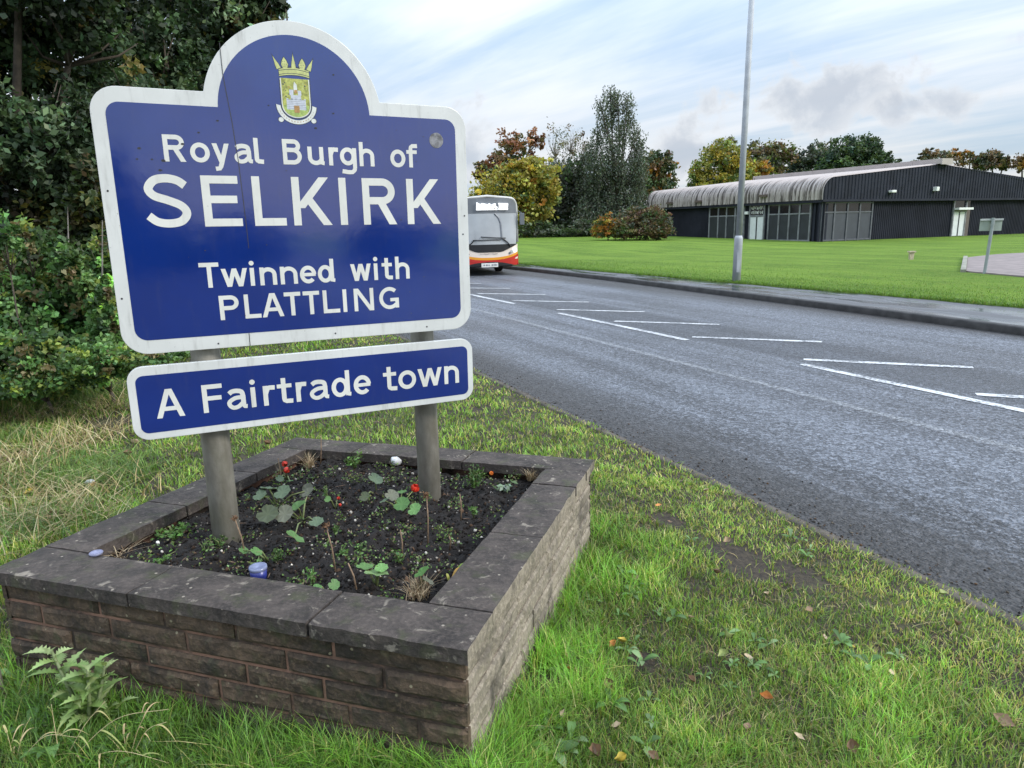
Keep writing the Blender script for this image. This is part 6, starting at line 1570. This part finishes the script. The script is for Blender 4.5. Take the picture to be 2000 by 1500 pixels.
# marigolds and weeds: many tiny leaves on a few stalks
def sprig(name, px, py, h_, wd, n_, ls, pal, label, cat='plant', flower=None, stalks=4, lean=.25, up=.5):
    b = bed(px, py); o = thing(name, b, label, cat, 'bedding plants in the planter' if cat == 'plant' else 'weeds in the planter')
    sm = MB(); tips = []
    for _ in range(stalks):
        e = b + np.array([random.gauss(0, wd * .6), random.gauss(0, wd * .6), h_ * random.uniform(.6, 1.05)]); tips.append(e)
        sm.tube([b - UP * .02, b * .5 + e * .5 + np.array([random.gauss(0, .006), 0, 0]), e], [.0022, .0018, .001], 5)
    sm.build('stem', simple('weed_stem', (.12, .15, .05), .6, .2), o, smooth=True)
    f_ = rng.random(n_) ** .7; k = rng.integers(0, stalks, n_)
    P = b + (np.array(tips)[k] - b) * f_[:, None] + rng.normal(0, wd * .28, (n_, 3)) * np.array([1, 1, .5])
    P[:, 2] = np.maximum(P[:, 2], b[2] + .004)
    V, Q = leaves_arrays(P, ls, .5, 0, .4)
    np_mesh('foliage', V, [Q], M_leaf, np.repeat(pick(pal, n_, .22), 4, 0), parent=o)
    if flower:
        fm = MB(); e = bed(flower[0], flower[1], -.055 + flower[2])
        for q in range(14):
            d_ = unit(rng.normal(size=3)); c = e + d_ * flower[3] * .5; a = unit(np.cross(d_, rng.normal(size=3))); bb = np.cross(d_, a)
            fm.add([c + (a * math.cos(i_ * 1.05) + bb * math.sin(i_ * 1.05)) * flower[3] * .6 for i_ in range(6)], [tuple(range(6))])
        fm.build('flower', flower[4], o, fixn=False)
    return o
WP = [(.10, .20, .05), (.14, .25, .07), (.07, .14, .035)]; MP = [(.06, .12, .03), (.09, .16, .045), (.045, .09, .025)]
sprig('marigold_plant', 925, 950, .10, .05, 210, .018, MP, 'feathery marigold with one orange flower at the back right of the bed', flower=(960, 924, .06, .014, M_orangep), stalks=8)
sprig('marigold_plant', 690, 912, .07, .04, 120, .018, WP, 'feathery green plant by the back coping right of the dry tuft', stalks=6)
sprig('pansy_plant', 345, 1050, .055, .045, 120, .022, WP, 'low pansy with a single white flower at the left end of the bed', flower=(308, 1060, .035, .010, M_whitep), stalks=6)
WG2 = [(990, 958, .035, .035, 40, .034, [(.22, .30, .22), (.17, .25, .17)], 'pale grey green rosette weed at the right end of the bed'),
 (925, 1005, .04, .025, 34, .022, WP, 'bright little weed halfway along the right of the bed'), (310, 1098, .03, .04, 50, .018, WP, 'flat green weed by the front left coping'),
 (430, 1065, .04, .03, 40, .018, MP, 'small weed at the foot of the left post'), (640, 985, .09, .012, 60, .014, WP, 'upright leafy sprout in the centre of the bed'),
 (668, 1085, .03, .03, 50, .016, WP, 'pale low weed in front of the centre of the bed'), (700, 1075, .03, .03, 40, .016, MP, 'dull low weed just right of the pale one'), (780, 1095, .04, .025, 40, .016, WP, 'weed at the foot of the dry stalk near the front right'),
 (540, 1095, .035, .03, 45, .018, MP, 'bluish weed between the left post and the blue pot'), (610, 1135, .04, .03, 50, .015, WP, 'spindly weed right of the blue pot'),
 (800, 908, .05, .03, 60, .018, [(.16, .18, .05), (.12, .16, .05)], 'yellowish weed just left of the right post'), (890, 940, .03, .03, 40, .014, MP, 'tiny weed right of the foot of the right post'),
 (390, 990, .03, .03, 40, .016, MP, 'shaded weed left of the left post'), (500, 1105, .03, .025, 30, .016, WP, 'tiny bright weed behind the blue pot'), (655, 1040, .03, .025, 36, .015, MP, 'small weed beside the dry stalk in the middle'),
 (400, 1075, .03, .03, 30, .016, WP, 'tiny weed left of the foot of the left post'), (870, 895, .03, .03, 40, .014, MP, 'weed along the back coping right of the right post'), (1000, 925, .04, .03, 50, .016, MP, 'dark weed near the back right corner of the bed')]
for q in WG2: sprig('weed', *q[:7], q[7], 'weed', stalks=4)
n = 2600
cu, cv = rng.uniform(CW + .04, PL1 - CW - .04, 110), rng.uniform(CW + .04, PL2 - CW - .04, 110)
k = rng.integers(0, 110, n); P = PA + E1 * (cu[k] + rng.normal(0, .022, n))[:, None] + E2 * (cv[k] + rng.normal(0, .022, n))[:, None]; P[:, 2] += -.06 + rng.uniform(.0, .04, n)
V, Q = leaves_arrays(P, .013, .6, 0, .5); tag(np_mesh('seedling_weeds', V, [Q], M_leaf, np.repeat(pick([(.12, .20, .05), (.16, .24, .08), (.09, .15, .05), (.2, .17, .1)], n, .25), 4, 0)), kind='stuff')
# strap leaf by the right coping
b = bed(880, 1150); o = thing('strap_leaf_plant', b, 'plant with long green and orange strap leaves by the right coping', 'plant', 'bedding plants in the planter')
for (tx, ty, hz, col, w_) in ((908, 1098, .05, (.17, .25, .04), .016), (897, 1108, .05, (.42, .24, .05), .013), (872, 1120, .05, (.30, .30, .06), .008)):
    e = bed(tx, ty, -.055 + hz); V = []; n_ = 6; sd_ = unit(np.cross(e - b, UP))
    for i_ in range(n_ + 1):
        f_ = i_ / n_; c = b * (1 - f_) + e * f_ + UP * .012 * math.sin(f_ * 3.1); ww = w_ * (.35 + .9 * math.sin(f_ * 2.9) ** .8) * (1 if i_ < n_ else .15)
        V += [c - sd_ * ww / 2 + UP * ww * .12, c, c + sd_ * ww / 2 + UP * ww * .12]
    np_mesh('leaf', np.array(V), [np.array([(i_ * 3 + k, i_ * 3 + k + 1, i_ * 3 + k + 4, i_ * 3 + k + 3) for i_ in range(n_) for k in range(2)])], M_leaf, np.tile(col, (len(V), 1)), parent=o, smooth=True)
# dead stalks
for (x0, y0, x1, y1, hz, lb, hd) in ((480, 1085, 458, 1012, .10, 'dead stalk with a brown seed head leaning in front of the left post', 1), (655, 1112, 637, 1028, .11, 'dead stalk with a brown head in the middle front of the bed', 1), (785, 1085, 782, 1035, .07, 'bare pale dead stalk near the front right of the bed', 0),
     (835, 1055, 833, 968, .10, 'dark dead stalk with a seed head right of the right post foot', 1), (625, 905, 627, 850, .08, 'thin dead stalk standing by the back coping', 0), (550, 950, 543, 895, .07, 'pair of dry twigs at the back left of the bed', 0), (697, 1150, 680, 1100, .05, 'short pale dead stalk leaning near the front coping', 0), (900, 1010, 898, 965, .06, 'grey dead stalk at the right of the bed', 0), (878, 1065, 878, 1048, .03, 'short broken pale stub right of centre in the bed', 0)):
    b = bed(x0, y0); e = bed(x1, y1, -.055); e = b + (PD(x1, y1, b[1] - .02) - b)
    o = thing('dead_stalk', b, lb, 'dead stalk', 'dead stalks in the planter')
    MB().tube([b - UP * .02, b * .5 + e * .5 + np.array([.004, 0, 0]), e], [.004, .003, .0022], 6).build('stem', simple('dead_stem', (.24, .16, .10), .8, .3, 50), o, smooth=True)
    if hd:
        P = e + rng.normal(0, .006, (40, 3)); V, Q = leaves_arrays(P, .012, .6); np_mesh('seed_head', V, [Q], M_straw, np.tile((.16, .09, .05), (len(V), 1)), parent=o)
def tuft(px, py, h_, n_, wd, lb, pal=((.34, .25, .16), (.22, .15, .09), (.42, .34, .22)), lean=.7, rad=.012, z=None, name='dry_tuft', cat='dry grass', mat=None, grp=None):
    b = bed(px, py) if z is None else G(px, py, z); q = rng.normal(0, rad, (n_, 2))
    P = np.stack([b[0] + q[:, 0], b[1] + q[:, 1], np.full(n_, b[2] - .01)], 1)
    V, Q, T = blades_arrays(P, rng.uniform(.5, 1.1, n_) * h_, np.full(n_, wd), np.abs(rng.normal(lean, .35, n_)))
    c_ = np.array(pal)[rng.integers(0, len(pal), n_)] * np.exp(rng.normal(0, .15, (n_, 1)))
    return tag(np_mesh(name, V, [Q, T], mat or M_straw, np.repeat(c_, 7, 0), origin=b), lb, cat, grp)
tuft(604, 910, .085, 90, .003, 'grey brown dry grass tuft in the back left corner of the bed'); tuft(1036, 934, .075, 80, .003, 'dry grass tuft in the back right corner of the bed')
tuft(818, 1160, .085, 110, .003, 'dry straw coloured tuft at the front right corner of the bed', rad=.018); tuft(235, 1085, .08, 26, .003, 'few dry straws lying over the front left corner of the bed', lean=1.6)
# litter and stones
def pebble(name, p, r, mat, lb, cat, sq=(1, 1, .8)):
    bm = bmesh.new(); bmesh.ops.create_icosphere(bm, subdivisions=3, radius=r)
    for v in bm.verts:
        f_ = 1 + .5 * (float(fbm(np.array([v.co.x * 30 + p[0] * 9]), np.array([v.co.y * 30 + v.co.z * 22]), 1.6)[0]) - .5)
        v.co = Vector((v.co.x * sq[0] * f_, v.co.y * sq[1] * f_, v.co.z * sq[2] * f_))
    me = bpy.data.meshes.new(name); bm.to_mesh(me); bm.free(); me.polygons.foreach_set('use_smooth', [True] * len(me.polygons))
    me.transform(Matrix.Translation(Vector(p)))
    return tag(link_mesh(name, me, mat, None, p), lb, cat)
M_wst = simple('white_stone', (.60, .60, .60), .7, .2, 30, bmp=.4)
pebble('white_stone', bed(775, 909) + UP * .026, .032, M_wst, 'white stone lying at the back of the bed against the coping', 'stone', (1, .8, .85))
pebble('litter', G(176, 944, .02) + UP * .01, .03, simple('litter_grey', (.46, .49, .52), .4, .3, 40), 'crumpled pale grey scrap of litter in the grass left of the planter', 'litter', (1, .7, .5))
for k in range(46):
    p = PQ(random.uniform(CW + .05, PL1 - CW - .05), random.uniform(CW + .05, PL2 - CW - .05), -.052)
    r_ = random.uniform(.004, .009)
    if k == 0: pm = pebble('pebble', p, .007, simple('pebble_grey', (.36, .33, .29), .8, .4, 60), 'small pale pebble lying on the dark soil of the bed', 'pebble'); pm['group'] = 'pebbles on the soil'
    else:
        o = pm.copy(); COL.objects.link(o); o.location = tuple(p); o.scale = (r_ / .007,) * 3; o.rotation_euler = (random.random() * 6, 0, random.random() * 6)
# wood bits on the soil
M_chip = simple('wood_chip', (.11, .07, .045), .85, .4, 40)
for k in range(26):
    p = PQ(random.uniform(CW + .05, PL1 - CW - .05), random.uniform(CW + .05, PL2 - CW - .05), -.048); a = random.random() * 6.28; L_ = random.uniform(.008, .03)
    d_ = np.array([math.cos(a), math.sin(a), random.uniform(-.1, .2)])
    o = MB().tube([p - d_ * L_, p, p + d_ * L_], [.0012, .0026, .001], 5).build('twig', M_chip, None, origin=p); tag(o, 'short brown twig lying on the dark soil of the bed', 'twig', 'twigs on the soil')
# blue plastic pot, half buried, and a pale blue lid
pb_ = bed(506, 1128); pot = thing('plastic_pot', pb_, 'small blue and clear plastic pot stuck in the soil against the front coping', 'pot')
def lathe(prof, c, n=24):
    V = [c + np.array([r_ * math.cos(2 * math.pi * k / n), r_ * math.sin(2 * math.pi * k / n), z]) for r_, z in prof for k in range(n)]
    return MB().add(V, [(i_ * n + k, i_ * n + (k + 1) % n, (i_ + 1) * n + (k + 1) % n, (i_ + 1) * n + k) for i_ in range(len(prof) - 1) for k in range(n)])
lathe([(.0, -.02), (.026, -.02), (.030, .035), (.027, .035), (.024, -.01)], pb_).build('cup', simple('blue_plastic', (.022, .03, .17), .3, .3, 60), pot, smooth=True)
lathe([(.0305, .033), (.032, .036), (.031, .045), (.027, .045), (.0, .040)], pb_).build('lid', simple('clear_plastic', (.17, .19, .29), .2, .15, 60), pot, smooth=True)
pb2 = bed(188, 1082, .004); ld = lathe([(.0, .004), (.016, .004), (.022, .008), (.024, .005), (.022, .0)], pb2).build('plastic_lid', simple('pale_plastic', (.20, .205, .30), .3, .2, 40), None, origin=pb2, smooth=True); tag(ld, 'pale lilac plastic lid lying on the front left corner of the coping', 'saucer')
# ------------------------------------------------------------------ thistle, dry stems and post at the bottom left
tb = G(170, 1440, 0.0); th = thing('sow_thistle', tb, 'pale green prickly sow thistle in front of the left end of the planter', 'thistle')
sm = MB(); V, F, Cc = [], [], []
Vl, Ql = [], []
def jag_leaf(c, d_, L_, w_, col, parent):
    d_ = unit(np.array(d_, float)); s_ = unit(np.cross(d_, UP + np.array([.1, .05, 0]))); n_ = np.cross(s_, d_); V = []
    K_ = 14
    for i_ in range(K_ + 1):
        f_ = i_ / K_; ww = w_ * (.35 + .75 * math.sin(math.pi * min(f_ * 1.1, 1))) * (1.0 if i_ % 2 else .5) * (1 - f_ ** 4) + .001
        c0 = np.array(c) + d_ * L_ * f_ + n_ * L_ * (.18 * f_ - .42 * f_ * f_)
        V += [c0 - s_ * ww / 2 + n_ * ww * .22, c0, c0 + s_ * ww / 2 + n_ * ww * .22]
    col = np.array(col) * math.exp(random.gauss(0, .15))
    np_mesh('leaf', np.array(V), [np.array([(i_ * 3 + k, i_ * 3 + k + 1, i_ * 3 + k + 4, i_ * 3 + k + 3) for i_ in range(K_) for k in range(2)])], M_leaf, np.array([col * (1 if i_ % 3 != 1 else 1.4) for i_ in range(len(V))]), parent=parent, smooth=True)
for (x1, y1, dd) in ((100, 1270, 0.0), (170, 1300, -.03), (205, 1300, .02)):
    e = PD(x1, y1, tb[1] + dd); sm.tube([tb - UP * .03, tb * .5 + e * .5 + np.array([.008, 0, 0]), e], [.007, .006, .004], 7)
    for q in range(19):
        f_ = .22 + .78 * q / 18; c = tb * (1 - f_) + e * f_; a = q * 2.4 + random.uniform(-.3, .3)
        jag_leaf(c, (math.cos(a), math.sin(a), random.uniform(.3, .9)), random.uniform(.065, .125) * (1.1 - .35 * f_), random.uniform(.030, .052), random.choice([(.21, .29, .11), (.27, .33, .14), (.15, .23, .07)]), th)
sm.build('stem', simple('thistle_stem', (.16, .2, .09), .6, .2), th, smooth=True)
for (tx, ty, L_) in ((270, 1345, .09), (235, 1360, .07)):
    e = PD(tx, ty, tb[1] - .02); jag_leaf(tb * .4 + e * .6, e - tb, L_, .04, (.25, .32, .13), th)
def dry_plant(px, py, tips, lb):
    b = G(px, py, 0.0); o = thing('dry_grass_plant', b, lb, 'dry grass', 'dry grass plants at the bottom left'); sm = MB()
    for (tx, ty, dd, bend) in tips:
        e = PD(tx, ty, b[1] + dd); mid_ = b * .45 + e * .55 + UP * bend
        P = crom([b - UP * .02, b * .75 + mid_ * .25, mid_, e], 6); sm.tube(P, list(np.linspace(.0017, .0006, len(P))), 5)
        for q in range(3):                                       # curled tan blades along the stem
            f_ = .35 + .25 * q; c = P[int(f_ * (len(P) - 1))]; d_ = unit(e - b + rng.normal(0, .5, 3) * np.linalg.norm(e - b)); L_ = random.uniform(.05, .10); V = []
            sd_ = unit(np.cross(d_, UP)); K_ = 8
            for i_ in range(K_ + 1):
                g_ = i_ / K_; cc = c + d_ * L_ * g_ + UP * (.035 * g_ - .085 * g_ * g_) ; ww = .006 * (1 - g_ ** 2) + .0006
                V += [cc - sd_ * ww / 2, cc + sd_ * ww / 2]
            np_mesh('blade', np.array(V), [np.array([(2 * i_, 2 * i_ + 1, 2 * i_ + 3, 2 * i_ + 2) for i_ in range(K_)])], M_straw, np.tile(random.choice([(.46, .36, .19), (.52, .38, .20), (.40, .36, .16), (.30, .33, .12)]), (len(V), 1)), parent=o, smooth=True)
    sm.build('stem', simple('dry_straw', (.50, .40, .22), .7, .2, 40), o, smooth=True)
dry_plant(120, 1500, [(205, 1370, 0, .02), (330, 1385, -.03, .06), (100, 1375, .02, .02), (330, 1490, -.06, .05)], 'dry grass plant with long pale stems crossing in front of the thistle')
dry_plant(250, 1495, [(290, 1385, 0, .02), (325, 1410, -.02, .04), (240, 1420, .02, .01)], 'dry grass plant with curled tan blades right of the thistle')
dry_plant(30, 1495, [(60, 1400, 0, .02), (150, 1440, -.03, .05), (10, 1420, .0, .02)], 'dry grass plant in the very bottom left corner')
cp = G(-4, 1372, 0.0); o = MB().tube([cp - UP * .1, cp + UP * .02, cp + UP * .17, cp + UP * .18], [.027, .027, .025, .018], 14).build('short_post', simple('weathered_post', (.17, .155, .12), .9, .4, 22, bmp=.5), None, origin=cp)
tag(o, 'short weathered grey post at the left edge beside the planter corner', 'stump')
